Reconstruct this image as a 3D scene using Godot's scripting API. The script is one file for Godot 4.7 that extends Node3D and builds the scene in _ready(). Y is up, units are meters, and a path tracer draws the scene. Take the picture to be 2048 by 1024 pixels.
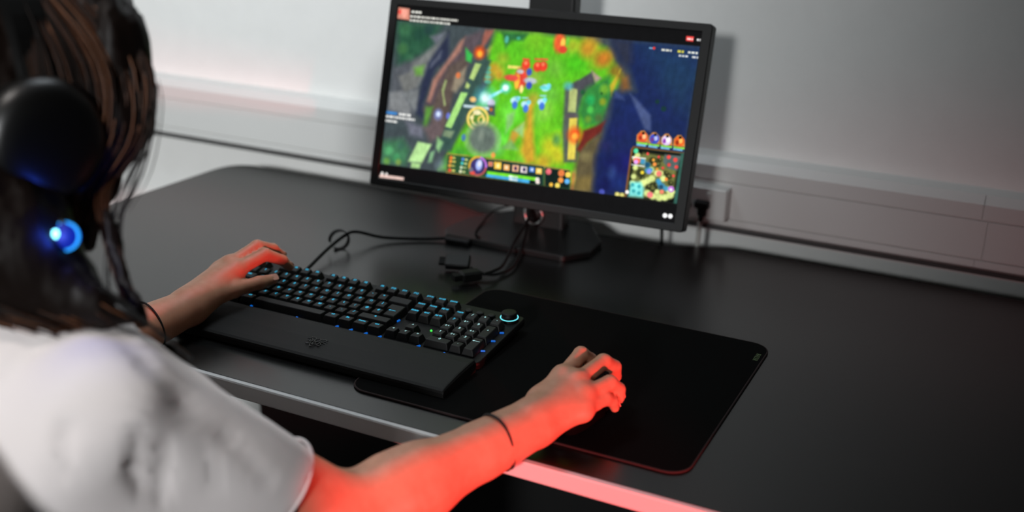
extends Node3D
# A desk with a monitor, a backlit keyboard, a mouse on a cloth mat and a person in a headset, seen over the person's shoulder.
# World: y up, the desk top is y = 0, the back wall is towards -z, metres.

const U := 0.01905
const FLOOR := -0.735
const WALL := -0.73

var M := {}
var used := {}


func _ready() -> void:
	_camera_and_light()
	_materials()
	_room()
	_desk()
	_monitor()
	_wall_fittings()
	_mat_and_mouse()
	_keyboard()
	_cables()
	_chair()
	_person()
	_headset()


func _camera_and_light() -> void:
	var cam := Camera3D.new()
	cam.name = "camera"
	cam.fov = 26.0567
	cam.near = 0.02
	cam.far = 30.0
	cam.transform = Transform3D(Basis(Vector3(0.898036, 0.0313, -0.438807), Vector3(-0.174667, 0.940843, -0.290353), Vector3(0.40376, 0.337393, 0.850379)), Vector3(0.8177, 0.6266, 1.1718))
	var at := CameraAttributesPhysical.new()
	at.frustum_focal_length = 51.87
	at.frustum_focus_distance = 1.44
	at.exposure_aperture = 3.0
	cam.attributes = at
	add_child(cam)
	cam.make_current()
	var env := Environment.new()
	env.background_mode = Environment.BG_COLOR
	env.background_color = Color(0.02, 0.02, 0.022)
	env.tonemap_mode = Environment.TONE_MAPPER_LINEAR
	env.tonemap_exposure = 1.0
	env.sdfgi_enabled = true
	env.ssao_enabled = true
	env.ssil_enabled = true
	var we := WorldEnvironment.new()
	we.name = "environment"
	we.environment = env
	add_child(we)
	# cool fill lamp added unseen near the wall, tilted towards the far left corner
	area_light("added_lamp_light", BOX, BOX_AIM, Vector2(0.9, 0.5), Color(0.93, 0.97, 1.0), 1.7)
	# spotlight added unseen behind the camera, aimed far left: soft edge dims the wall
	var d := SpotLight3D.new()
	d.name = "added_spotlight_light"
	d.light_color = Color(0.985, 0.995, 1.0)
	d.light_energy = 30.0
	d.light_size = 0.3
	d.spot_angle = 26.0
	d.spot_angle_attenuation = 1.0
	d.spot_range = 14.0
	d.spot_attenuation = 2.0
	d.shadow_enabled = true
	add_child(d)
	d.look_at_from_position(SPOT, SPOT + SPOT_AIM)
	# weak downlight added unseen above the person to brighten shirt and hair
	var e := SpotLight3D.new()
	e.name = "added_downlight_light"
	e.light_color = Color(1.0, 0.97, 0.95)
	e.light_energy = 0.75
	e.light_size = 0.05
	e.spot_angle = 15.0
	e.spot_angle_attenuation = 0.8
	e.spot_range = 8.0
	e.spot_attenuation = 2.0
	e.shadow_enabled = true
	add_child(e)
	e.look_at_from_position(DOWN - Vector3(0, 0.03, 0), Vector3(-0.02, 0.25, 0.60), Vector3(0, 0, -1))
	# second, faint red head added to the lamp to tint wall and trunking
	var r := SpotLight3D.new()
	r.name = "added_red_light"
	r.light_color = Color(1.0, 0.34, 0.36)
	r.light_energy = 0.085
	r.light_size = 0.012
	r.spot_angle = 17.0
	r.spot_angle_attenuation = 0.9
	r.spot_range = 8.0
	r.spot_attenuation = 2.0
	r.shadow_enabled = true
	add_child(r)
	r.look_at_from_position(RED_SIDE, RED_SIDE_AIM)
	# red lamp low beside the desk on the right
	var s := SpotLight3D.new()
	s.name = "red_lamp_light"
	s.light_color = Color(1.0, 0.34, 0.33)
	s.light_energy = 1.8
	s.light_size = 0.012
	s.spot_angle = 20.0
	s.spot_angle_attenuation = 0.6
	s.spot_range = 8.0
	s.spot_attenuation = 2.0
	s.shadow_enabled = true
	add_child(s)
	s.look_at_from_position(RED, RED_AIM)

const RED := Vector3(1.02, 0.042, 0.66)
const RED_AIM := Vector3(0.28, 0.045, 0.16)
const RED_SIDE := Vector3(1.12, 0.042, 0.64)
const RED_SIDE_AIM := Vector3(0.62, 0.05, -0.73)
const DOWN := Vector3(-0.25, 1.74, 1.0)
const SPOT := Vector3(0.75, 1.6, 5.0)
const SPOT_AIM := Vector3(-0.397, -0.25, -0.883)
const BOX := Vector3(-0.45, 1.62, -0.15)
const BOX_AIM := Vector3(-0.5, -0.8, -0.08)


func area_light(called: String, at: Vector3, towards: Vector3, size: Vector2, c: Color, energy: float) -> void:
	var l := AreaLight3D.new()
	l.name = called
	l.area_size = size
	l.light_color = c
	l.light_energy = energy
	l.area_range = 12.0
	l.area_attenuation = 2.0
	l.shadow_enabled = true
	add_child(l)
	l.look_at_from_position(at, at + towards, Vector3(0.01, 0.02, -1))


# ---------------------------------------------------------------- naming
func numbered(called: String) -> String:
	var n: int = used.get(called, 0)
	used[called] = n + 1
	return called if n == 0 else "%s_%03d" % [called, n]


func thing(called: String, label: String, category: String, at := Vector3.ZERO, group := "") -> Node3D:
	var o := Node3D.new()
	o.name = numbered(called)
	add_child(o)
	o.position = at
	tag(o, label, category, group)
	return o


func tag(o: Node, label: String, category: String, group := "") -> void:
	o.set_meta("label", label)
	o.set_meta("category", category)
	if group:
		o.set_meta("group", group)


func put(called: String, mesh: Mesh, m: Material, parent: Node, at := Transform3D()) -> MeshInstance3D:
	var o := MeshInstance3D.new()
	o.name = numbered(called) if parent == self else called
	o.mesh = mesh
	o.material_override = m
	o.cast_shadow = GeometryInstance3D.SHADOW_CASTING_SETTING_ON
	o.transform = at
	parent.add_child(o, true)
	return o


func struct(called: String, mesh: Mesh, m: Material, label: String, category: String) -> MeshInstance3D:
	var o := put(called, mesh, m, self)
	tag(o, label, category)
	o.set_meta("kind", "structure")
	return o


# ---------------------------------------------------------------- materials
func mat(called: String, c: Color, rough := 0.6, metal := 0.0, spec := 0.5) -> StandardMaterial3D:
	var m := StandardMaterial3D.new()
	m.resource_name = called
	m.albedo_color = c
	m.roughness = rough
	m.metallic = metal
	m.metallic_specular = spec
	M[called] = m
	return m


func glow(called: String, c: Color, e: float) -> StandardMaterial3D:
	var m := mat(called, Color(0.02, 0.02, 0.02), 0.6)
	m.emission_enabled = true
	m.emission = c
	m.emission_energy_multiplier = e
	return m


func noise_tex(freq: float, seed_: int, low: Color, high: Color, size := 512, normal := false) -> NoiseTexture2D:
	var n := FastNoiseLite.new()
	n.seed = seed_
	n.frequency = freq
	n.fractal_octaves = 4
	var t := NoiseTexture2D.new()
	t.width = size
	t.height = size
	t.seamless = true
	t.noise = n
	if normal:
		t.as_normal_map = true
		t.bump_strength = 3.0
	else:
		var g := Gradient.new()
		g.set_color(0, low)
		g.set_color(1, high)
		t.color_ramp = g
	return t


func triplanar(m: StandardMaterial3D, scale: float) -> void:
	m.uv1_triplanar = true
	m.uv1_world_triplanar = true
	m.uv1_scale = Vector3.ONE * scale


func _materials() -> void:
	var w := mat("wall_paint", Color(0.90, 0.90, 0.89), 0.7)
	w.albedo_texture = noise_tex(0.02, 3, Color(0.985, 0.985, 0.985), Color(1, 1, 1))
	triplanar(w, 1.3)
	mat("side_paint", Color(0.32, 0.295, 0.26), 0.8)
	mat("floor_vinyl", Color(0.045, 0.045, 0.048), 0.75)
	mat("trunking", Color(0.81, 0.81, 0.80), 0.38)
	mat("groove", Color(0.22, 0.22, 0.22), 0.8)
	mat("socket_white", Color(0.80, 0.80, 0.79), 0.35)
	var d := mat("desk_top", Color(0.055, 0.055, 0.054), 0.27, 0.0, 0.5)
	d.albedo_texture = noise_tex(0.25, 5, Color(0.9, 0.9, 0.9), Color(1, 1, 1))
	d.normal_enabled = true
	d.normal_texture = noise_tex(0.35, 6, Color.BLACK, Color.WHITE, 512, true)
	d.normal_scale = 0.06
	triplanar(d, 14.0)
	mat("strip", Color(0.80, 0.80, 0.80), 0.45)
	mat("steel_black", Color(0.08, 0.08, 0.08), 0.5)
	mat("bezel", Color(0.075, 0.073, 0.071), 0.5, 0.0, 0.4)
	mat("column_grey", Color(0.11, 0.108, 0.106), 0.5)
	mat("base_black", Color(0.07, 0.07, 0.07), 0.4)
	mat("chrome", Color(0.7, 0.7, 0.7), 0.25, 1.0)
	mat("black_plastic", Color(0.03, 0.03, 0.03), 0.55, 0.0, 0.35)
	mat("mouse_black", Color(0.014, 0.014, 0.014), 0.65, 0.0, 0.2)
	mat("cable_black", Color(0.025, 0.025, 0.025), 0.75, 0.0, 0.3)
	mat("cable_white", Color(0.7, 0.7, 0.68), 0.5)
	mat("shadow_grey", Color(0.28, 0.28, 0.28), 0.8)  # tone of the shade line under the trunking
	var cl := mat("mat_cloth", Color(0.035, 0.035, 0.035), 1.0, 0.0, 0.2)
	cl.albedo_texture = noise_tex(0.4, 9, Color(0.6, 0.6, 0.6), Color(1, 1, 1))
	triplanar(cl, 30.0)
	mat("mat_stitch", Color(0.11, 0.02, 0.02), 0.9)
	mat("key_cap", Color(0.095, 0.095, 0.094), 0.58, 0.0, 0.35)
	mat("deck", Color(0.025, 0.025, 0.026), 0.5, 0.0, 0.3)
	var lr := mat("leatherette", Color(0.05, 0.05, 0.05), 0.62, 0.0, 0.32)
	lr.normal_enabled = true
	lr.normal_texture = noise_tex(0.3, 11, Color.BLACK, Color.WHITE, 512, true)
	lr.normal_scale = 0.25
	triplanar(lr, 25.0)
	mat("logo_black", Color(0.015, 0.015, 0.015), 0.3)
	glow("legend_light", Color(0.22, 0.80, 0.98), 0.95)
	glow("legend_white", Color(0.75, 0.97, 0.98), 0.9)
	glow("led_blue", Color(0.02, 0.42, 0.85), 0.75)
	glow("led_green", Color(0.3, 1.0, 0.35), 1.2)
	glow("ring_light", Color(0.45, 0.95, 1.0), 1.1)
	glow("lamp_red_glow", Color(1.0, 0.12, 0.08), 2.0)
	glow("added_red_faint", Color(1.0, 0.12, 0.1), 0.3)
	glow("panel_glow", Color(0.96, 0.985, 1.0), 1.6)
	glow("mic_core", Color(0.5, 0.9, 1.0), 5.0)
	glow("blue_streak_glow", Color(0.05, 0.40, 0.85), 0.55)
	glow("mic_ring", Color(0.12, 0.62, 1.0), 1.6)
	glow("mic_ball", Color(0.03, 0.16, 0.75), 0.75)
	var sk := mat("skin", Color(0.755, 0.555, 0.45), 0.5, 0.0, 0.4)
	sk.albedo_texture = noise_tex(0.03, 21, Color(0.93, 0.88, 0.86), Color(1, 1, 1))
	triplanar(sk, 4.0)
	sk.subsurf_scatter_enabled = true
	sk.subsurf_scatter_strength = 0.12
	mat("nail", Color(0.85, 0.62, 0.55), 0.3)
	var sh := mat("shirt_cotton", Color(0.925, 0.895, 0.89), 0.95, 0.0, 0.2)
	sh.normal_enabled = true
	sh.normal_texture = noise_tex(0.5, 31, Color.BLACK, Color.WHITE, 512, true)
	sh.normal_scale = 0.2
	triplanar(sh, 40.0)
	mat("denim", Color(0.10, 0.11, 0.15), 0.9)
	mat("shoe", Color(0.75, 0.75, 0.75), 0.6)
	mat("hair_dark", Color(0.075, 0.045, 0.032), 0.5, 0.0, 0.3)
	mat("hair_mid", Color(0.24, 0.142, 0.092), 0.48, 0.0, 0.3)
	mat("hair_light", Color(0.43, 0.27, 0.17), 0.45, 0.0, 0.35)
	mat("band_dark", Color(0.05, 0.03, 0.03), 0.8)
	mat("headset_black", Color(0.03, 0.03, 0.03), 0.38)
	mat("cushion", Color(0.04, 0.04, 0.04), 0.7)
	mat("chair_black", Color(0.02, 0.02, 0.02), 0.75, 0.0, 0.25)
	mat("eye_white", Color(0.9, 0.9, 0.88), 0.2)
	mat("eye_brown", Color(0.15, 0.09, 0.06), 0.2)
	mat("lip", Color(0.62, 0.33, 0.30), 0.4)
	mat("text_green", Color(0.35, 0.42, 0.28), 0.8)


# ---------------------------------------------------------------- mesh building
class MB:
	var v := PackedVector3Array()
	var uv := PackedVector2Array()
	var sm := PackedInt32Array()
	var has_uv := false

	# adds triangles, turned so that a closed shape faces outwards
	func add(t: PackedVector3Array, smooth: bool, uvs := PackedVector2Array()) -> void:
		var vol := 0.0
		for i in range(0, t.size(), 3):
			vol += t[i].dot(t[i + 1].cross(t[i + 2]))
		for i in range(0, t.size(), 3):
			var order := [i, i + 2, i + 1] if vol > 0.0 else [i, i + 1, i + 2]
			for k in order:
				v.append(t[k])
				uv.append(uvs[k] if uvs.size() else Vector2.ZERO)
			sm.append(0 if smooth else -1)
		if uvs.size():
			has_uv = true

	func mesh() -> ArrayMesh:
		var st := SurfaceTool.new()
		st.begin(Mesh.PRIMITIVE_TRIANGLES)
		for i in range(0, v.size(), 3):
			st.set_smooth_group(0 if sm[i / 3] == 0 else -1)
			for k in 3:
				st.set_uv(uv[i + k])
				st.add_vertex(v[i + k])
		st.index()
		st.generate_normals()
		return st.commit()


func loft(mb: MB, rings: Array, cap_a := true, cap_b := true, smooth := false) -> void:
	var t := PackedVector3Array()
	var c0 := Vector3.ZERO
	for p in rings[0]:
		c0 += p
	c0 /= rings[0].size()
	for r in rings.size() - 1:
		var a: PackedVector3Array = rings[r]
		var b: PackedVector3Array = rings[r + 1]
		var n := a.size()
		for i in n:
			var j := (i + 1) % n
			t.append_array([a[i] - c0, b[i] - c0, a[j] - c0, a[j] - c0, b[i] - c0, b[j] - c0])
	for e in 2:
		if not (cap_a if e == 0 else cap_b):
			continue
		var ring: PackedVector3Array = rings[0] if e == 0 else rings[rings.size() - 1]
		var mid := Vector3.ZERO
		for p in ring:
			mid += p
		mid /= ring.size()
		for i in ring.size():
			var j := (i + 1) % ring.size()
			if e == 0:
				t.append_array([mid - c0, ring[i] - c0, ring[j] - c0])
			else:
				t.append_array([mid - c0, ring[j] - c0, ring[i] - c0])
	var vol := 0.0
	for i in range(0, t.size(), 3):
		vol += t[i].dot(t[i + 1].cross(t[i + 2]))
	var out := PackedVector3Array()
	for i in range(0, t.size(), 3):
		out.append(t[i] + c0)
		out.append(t[i + (2 if vol > 0.0 else 1)] + c0)
		out.append(t[i + (1 if vol > 0.0 else 2)] + c0)
	mb.v.append_array(out)
	var blank := PackedVector2Array()
	blank.resize(out.size())
	mb.uv.append_array(blank)
	for i in out.size() / 3:
		mb.sm.append(0 if smooth else -1)


# ring of a rounded rectangle in the xz plane at height y
func rrect(cx: float, cz: float, hx: float, hz: float, r: float, y: float, seg := 3) -> PackedVector3Array:
	var out := PackedVector3Array()
	r = minf(r, minf(hx, hz))
	for q in 4:
		var ox := (hx - r) * (1 if q == 0 or q == 3 else -1)
		var oz := (hz - r) * (1 if q < 2 else -1)
		for s in seg + 1:
			var a := PI / 2 * (q + float(s) / seg)
			out.append(Vector3(cx + ox + r * cos(a), y, cz + oz + r * sin(a)))
	return out


# a box with rounded upright edges and small bevels top and bottom, in local axes
func slab(mb: MB, c: Vector3, size: Vector3, r := 0.004, bevel := 0.0015, seg := 3, at := Transform3D()) -> void:
	var h := size / 2
	bevel = minf(bevel, h.y * 0.9)
	var rings := []
	for s in [[-h.y, bevel], [-h.y + bevel, 0.0], [h.y - bevel, 0.0], [h.y, bevel]]:
		var ring := rrect(c.x, c.z, h.x - s[1], h.z - s[1], maxf(r - s[1], 0.0003), c.y + s[0], seg)
		for i in ring.size():
			ring[i] = at * ring[i]
		rings.append(ring)
	loft(mb, rings)


func box_mesh(c: Vector3, size: Vector3, r := 0.004, bevel := 0.0015, seg := 3, at := Transform3D()) -> ArrayMesh:
	var mb := MB.new()
	slab(mb, c, size, r, bevel, seg, at)
	return mb.mesh()


# flat polygon (x, z), extruded from y0 to y1 with a bevel
func plate(mb: MB, poly: PackedVector2Array, y0: float, y1: float, bevel := 0.0) -> void:
	var rings := []
	var inner := poly
	if bevel > 0.0:
		var off := Geometry2D.offset_polygon(poly, -bevel)
		if off.size() and off[0].size() == poly.size():
			inner = off[0]
		else:
			var c := Vector2.ZERO
			for p in poly:
				c += p / poly.size()
			inner = PackedVector2Array()
			for p in poly:
				inner.append(p - (p - c).normalized() * bevel)
	var steps := [[y0, poly], [y1, poly]]
	if bevel > 0.0:
		steps = [[y0, poly], [y1 - bevel, poly], [y1, inner]]
	for s in steps:
		var ring := PackedVector3Array()
		for p in s[1]:
			ring.append(Vector3(p.x, s[0], p.y))
		rings.append(ring)
	loft(mb, rings)


func round_poly(pts: Array, radii: Array, seg := 6) -> PackedVector2Array:
	var out := PackedVector2Array()
	var n := pts.size()
	for i in n:
		var p: Vector2 = pts[i]
		var a: Vector2 = pts[(i + n - 1) % n]
		var b: Vector2 = pts[(i + 1) % n]
		var r: float = radii[i]
		if r <= 0.0:
			out.append(p)
			continue
		var da := (a - p).normalized()
		var db := (b - p).normalized()
		var half := acos(clampf(da.dot(db), -1, 1)) / 2
		var t := r / tan(half)
		for s in seg + 1:
			var f := float(s) / seg
			var q0 := p + da * t
			var q1 := p + db * t
			var m := q0.lerp(p, f).lerp(p.lerp(q1, f), f)
			out.append(m)
	return out


func smooth_line(pts: Array, steps := 6) -> PackedVector3Array:
	var out := PackedVector3Array()
	var n := pts.size()
	for i in n - 1:
		var a: Vector3 = pts[maxi(i - 1, 0)]
		var b: Vector3 = pts[i]
		var c: Vector3 = pts[i + 1]
		var d: Vector3 = pts[mini(i + 2, n - 1)]
		for s in steps:
			out.append(b.cubic_interpolate(c, a, d, float(s) / steps))
	out.append(pts[n - 1])
	return out


# tube along points, radius r or per-point radii
func tube(mb: MB, pts: PackedVector3Array, r, sides := 8, closed := false) -> void:
	var rings := []
	var n := pts.size()
	var side := Vector3.ZERO
	for i in n:
		var d: Vector3
		if closed:
			d = (pts[(i + 1) % n] - pts[(i + n - 1) % n]).normalized()
		else:
			d = (pts[mini(i + 1, n - 1)] - pts[maxi(i - 1, 0)]).normalized()
		if side == Vector3.ZERO:
			side = d.cross(Vector3.UP if absf(d.y) < 0.9 else Vector3.RIGHT).normalized()
		side = (side - d * side.dot(d)).normalized()
		var up := d.cross(side)
		var rad: float = r if r is float else r[i]
		var ring := PackedVector3Array()
		for k in sides:
			var a := TAU * k / sides
			ring.append(pts[i] + (side * cos(a) + up * sin(a)) * rad)
		rings.append(ring)
	if closed:
		rings.append(rings[0])
	loft(mb, rings, not closed, not closed, true)


func tube_mesh(pts: Array, r, sides := 8, steps := 6) -> ArrayMesh:
	var mb := MB.new()
	tube(mb, smooth_line(pts, steps), r, sides)
	return mb.mesh()


# profile (radius, height) turned about an axis through at
func lathe(mb: MB, profile: Array, at: Transform3D, seg := 24, smooth := true) -> void:
	var rings := []
	for p in profile:
		var ring := PackedVector3Array()
		for k in seg:
			var a := TAU * k / seg
			ring.append(at * Vector3(p[0] * cos(a), p[1], p[0] * sin(a)))
		rings.append(ring)
	loft(mb, rings, true, true, smooth)


func lathe_mesh(profile: Array, at := Transform3D(), seg := 24, smooth := true) -> ArrayMesh:
	var mb := MB.new()
	lathe(mb, profile, at, seg, smooth)
	return mb.mesh()


func axis_frame(y: Vector3, at: Vector3) -> Transform3D:
	y = y.normalized()
	var x := y.cross(Vector3.RIGHT if absf(y.x) < 0.8 else Vector3.UP).normalized()
	return Transform3D(Basis(x, y, x.cross(y)), at)


# ---------------------------------------------------------------- smooth bodies
# A distance grid into which tapered capsules and ellipsoids are blended, meshed as surface nets.
class Field:
	var lo: Vector3
	var cell: float
	var nx: int
	var ny: int
	var nz: int
	var d := PackedFloat32Array()

	func _init(a: Vector3, b: Vector3, c: float) -> void:
		lo = a
		cell = c
		nx = int((b.x - a.x) / c) + 2
		ny = int((b.y - a.y) / c) + 2
		nz = int((b.z - a.z) / c) + 2
		d.resize(nx * ny * nz)
		d.fill(1.0)

	func span(a: Vector3, b: Vector3) -> Array:
		return [maxi(0, int((a.x - lo.x) / cell)), mini(nx - 1, int((b.x - lo.x) / cell) + 1), maxi(0, int((a.y - lo.y) / cell)), mini(ny - 1, int((b.y - lo.y) / cell) + 1), maxi(0, int((a.z - lo.z) / cell)), mini(nz - 1, int((b.z - lo.z) / cell) + 1)]

	func capsule(a: Vector3, b: Vector3, ra: float, rb: float, k := 0.01) -> void:
		var m := maxf(ra, rb) + k + cell * 2.5
		var s := span(a.min(b) - Vector3(m, m, m), a.max(b) + Vector3(m, m, m))
		var ab := b - a
		var l2 := maxf(ab.length_squared(), 1e-9)
		for z in range(s[4], s[5] + 1):
			for y in range(s[2], s[3] + 1):
				var i: int = (z * ny + y) * nx + s[0]
				var p := lo + Vector3(s[0], y, z) * cell - a
				for x in range(s[0], s[1] + 1):
					var t := clampf(p.dot(ab) / l2, 0.0, 1.0)
					var q := (p - ab * t).length() - ra - (rb - ra) * t
					var o := d[i]
					var h := k - absf(o - q)
					d[i] = minf(o, q) - (h * h / (4.0 * k) if h > 0.0 else 0.0)
					i += 1
					p.x += cell

	func ellipsoid(c: Vector3, r: Vector3, basis := Basis(), k := 0.015) -> void:
		var e := maxf(r.x, maxf(r.y, r.z)) + k + cell * 2.5
		var s := span(c - Vector3(e, e, e), c + Vector3(e, e, e))
		var inv := basis.transposed()
		for z in range(s[4], s[5] + 1):
			for y in range(s[2], s[3] + 1):
				var i: int = (z * ny + y) * nx + s[0]
				for x in range(s[0], s[1] + 1):
					var p := inv * (lo + Vector3(x, y, z) * cell - c)
					var k0 := (p / r).length()
					var k1 := (p / (r * r)).length()
					var q := k0 * (k0 - 1.0) / maxf(k1, 1e-6)
					var o := d[i]
					var h := k - absf(o - q)
					d[i] = minf(o, q) - (h * h / (4.0 * k) if h > 0.0 else 0.0)
					i += 1

	# a crease: takes material away near the segment
	func crease(a: Vector3, b: Vector3, width: float, depth: float) -> void:
		var m := width * 2.2
		var s := span(a.min(b) - Vector3(m, m, m), a.max(b) + Vector3(m, m, m))
		var ab := b - a
		var l2 := maxf(ab.length_squared(), 1e-9)
		for z in range(s[4], s[5] + 1):
			for y in range(s[2], s[3] + 1):
				var i: int = (z * ny + y) * nx + s[0]
				for x in range(s[0], s[1] + 1):
					var p := lo + Vector3(x, y, z) * cell - a
					var t := clampf(p.dot(ab) / l2, 0.0, 1.0)
					var g := (p - ab * t).length() / width
					d[i] += depth * exp(-g * g)
					i += 1

	# keeps what lies behind the plane through c with normal n, inside a ball round c
	func cut(c: Vector3, n: Vector3, reach: float) -> void:
		var s := span(c - Vector3(reach, reach, reach), c + Vector3(reach, reach, reach))
		for z in range(s[4], s[5] + 1):
			for y in range(s[2], s[3] + 1):
				var i: int = (z * ny + y) * nx + s[0]
				for x in range(s[0], s[1] + 1):
					var p := lo + Vector3(x, y, z) * cell - c
					if p.length() < reach:
						d[i] = maxf(d[i], p.dot(n))
					i += 1

	func wrinkle(n: FastNoiseLite, squash: Basis, amount: float) -> void:
		for z in nz:
			for y in ny:
				var i := (z * ny + y) * nx
				for x in nx:
					if absf(d[i]) < 0.03:
						var p := squash * (lo + Vector3(x, y, z) * cell)
						d[i] += amount * n.get_noise_3d(p.x, p.y, p.z)
					i += 1

	# vertices, normals and indices go on to the end of the given arrays
	func nets(v: PackedVector3Array, nrm: PackedVector3Array, idx: PackedInt32Array) -> void:
		var at := PackedInt32Array()
		at.resize(nx * ny * nz)
		at.fill(-1)
		var sx := 1
		var sy := nx
		var sz := nx * ny
		var off := [0, sx, sy, sx + sy, sz, sx + sz, sy + sz, sx + sy + sz]
		var edges := [[0, 1], [2, 3], [4, 5], [6, 7], [0, 2], [1, 3], [4, 6], [5, 7], [0, 4], [1, 5], [2, 6], [3, 7]]
		var corner := [Vector3(0, 0, 0), Vector3(1, 0, 0), Vector3(0, 1, 0), Vector3(1, 1, 0), Vector3(0, 0, 1), Vector3(1, 0, 1), Vector3(0, 1, 1), Vector3(1, 1, 1)]
		for z in range(nz - 1):
			for y in range(ny - 1):
				var i := (z * ny + y) * nx
				for x in range(nx - 1):
					var d0 := d[i]
					if absf(d0) < cell * 5.0:
						var neg := 0
						for o in off:
							if d[i + o] < 0.0:
								neg += 1
						if neg > 0 and neg < 8:
							var sum := Vector3.ZERO
							var cnt := 0
							for e in edges:
								var da := d[i + off[e[0]]]
								var db := d[i + off[e[1]]]
								if (da < 0.0) != (db < 0.0):
									sum += corner[e[0]].lerp(corner[e[1]], da / (da - db))
									cnt += 1
							at[i] = v.size()
							v.append(lo + (Vector3(x, y, z) + sum / cnt) * cell)
							var g := Vector3(d[i + 1] + d[i + 1 + sy] + d[i + 1 + sz] + d[i + 1 + sy + sz] - d0 - d[i + sy] - d[i + sz] - d[i + sy + sz], d[i + sy] + d[i + sy + 1] + d[i + sy + sz] + d[i + sy + sz + 1] - d0 - d[i + 1] - d[i + sz] - d[i + 1 + sz], d[i + sz] + d[i + sz + 1] + d[i + sz + sy] + d[i + sz + sy + 1] - d0 - d[i + 1] - d[i + sy] - d[i + 1 + sy])
							nrm.append(g.normalized())
					i += 1
		for z in range(1, nz - 1):
			for y in range(1, ny - 1):
				var i := (z * ny + y) * nx + 1
				for x in range(1, nx - 1):
					if absf(d[i]) < cell * 5.0:
						var inside := d[i] < 0.0
						for ax in 3:
							var s0: int = [sx, sy, sz][ax]
							if (d[i + s0] < 0.0) == inside:
								continue
							var s1: int = [sy, sz, sx][ax]
							var s2: int = [sz, sx, sy][ax]
							var a := at[i - s1 - s2]
							var b := at[i - s2]
							var c := at[i]
							var e := at[i - s1]
							if a < 0 or b < 0 or c < 0 or e < 0:
								continue
							if inside:
								idx.append_array(PackedInt32Array([a, c, b, a, e, c]))
							else:
								idx.append_array(PackedInt32Array([a, b, c, a, c, e]))
					i += 1


func fields_mesh(fields: Array, shift := Vector3.ZERO) -> ArrayMesh:
	var v := PackedVector3Array()
	var n := PackedVector3Array()
	var idx := PackedInt32Array()
	for f in fields:
		f.nets(v, n, idx)
	for i in v.size():
		v[i] -= shift
	var arr := []
	arr.resize(Mesh.ARRAY_MAX)
	arr[Mesh.ARRAY_VERTEX] = v
	arr[Mesh.ARRAY_NORMAL] = n
	arr[Mesh.ARRAY_INDEX] = idx
	var m := ArrayMesh.new()
	m.add_surface_from_arrays(Mesh.PRIMITIVE_TRIANGLES, arr)
	return m


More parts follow.
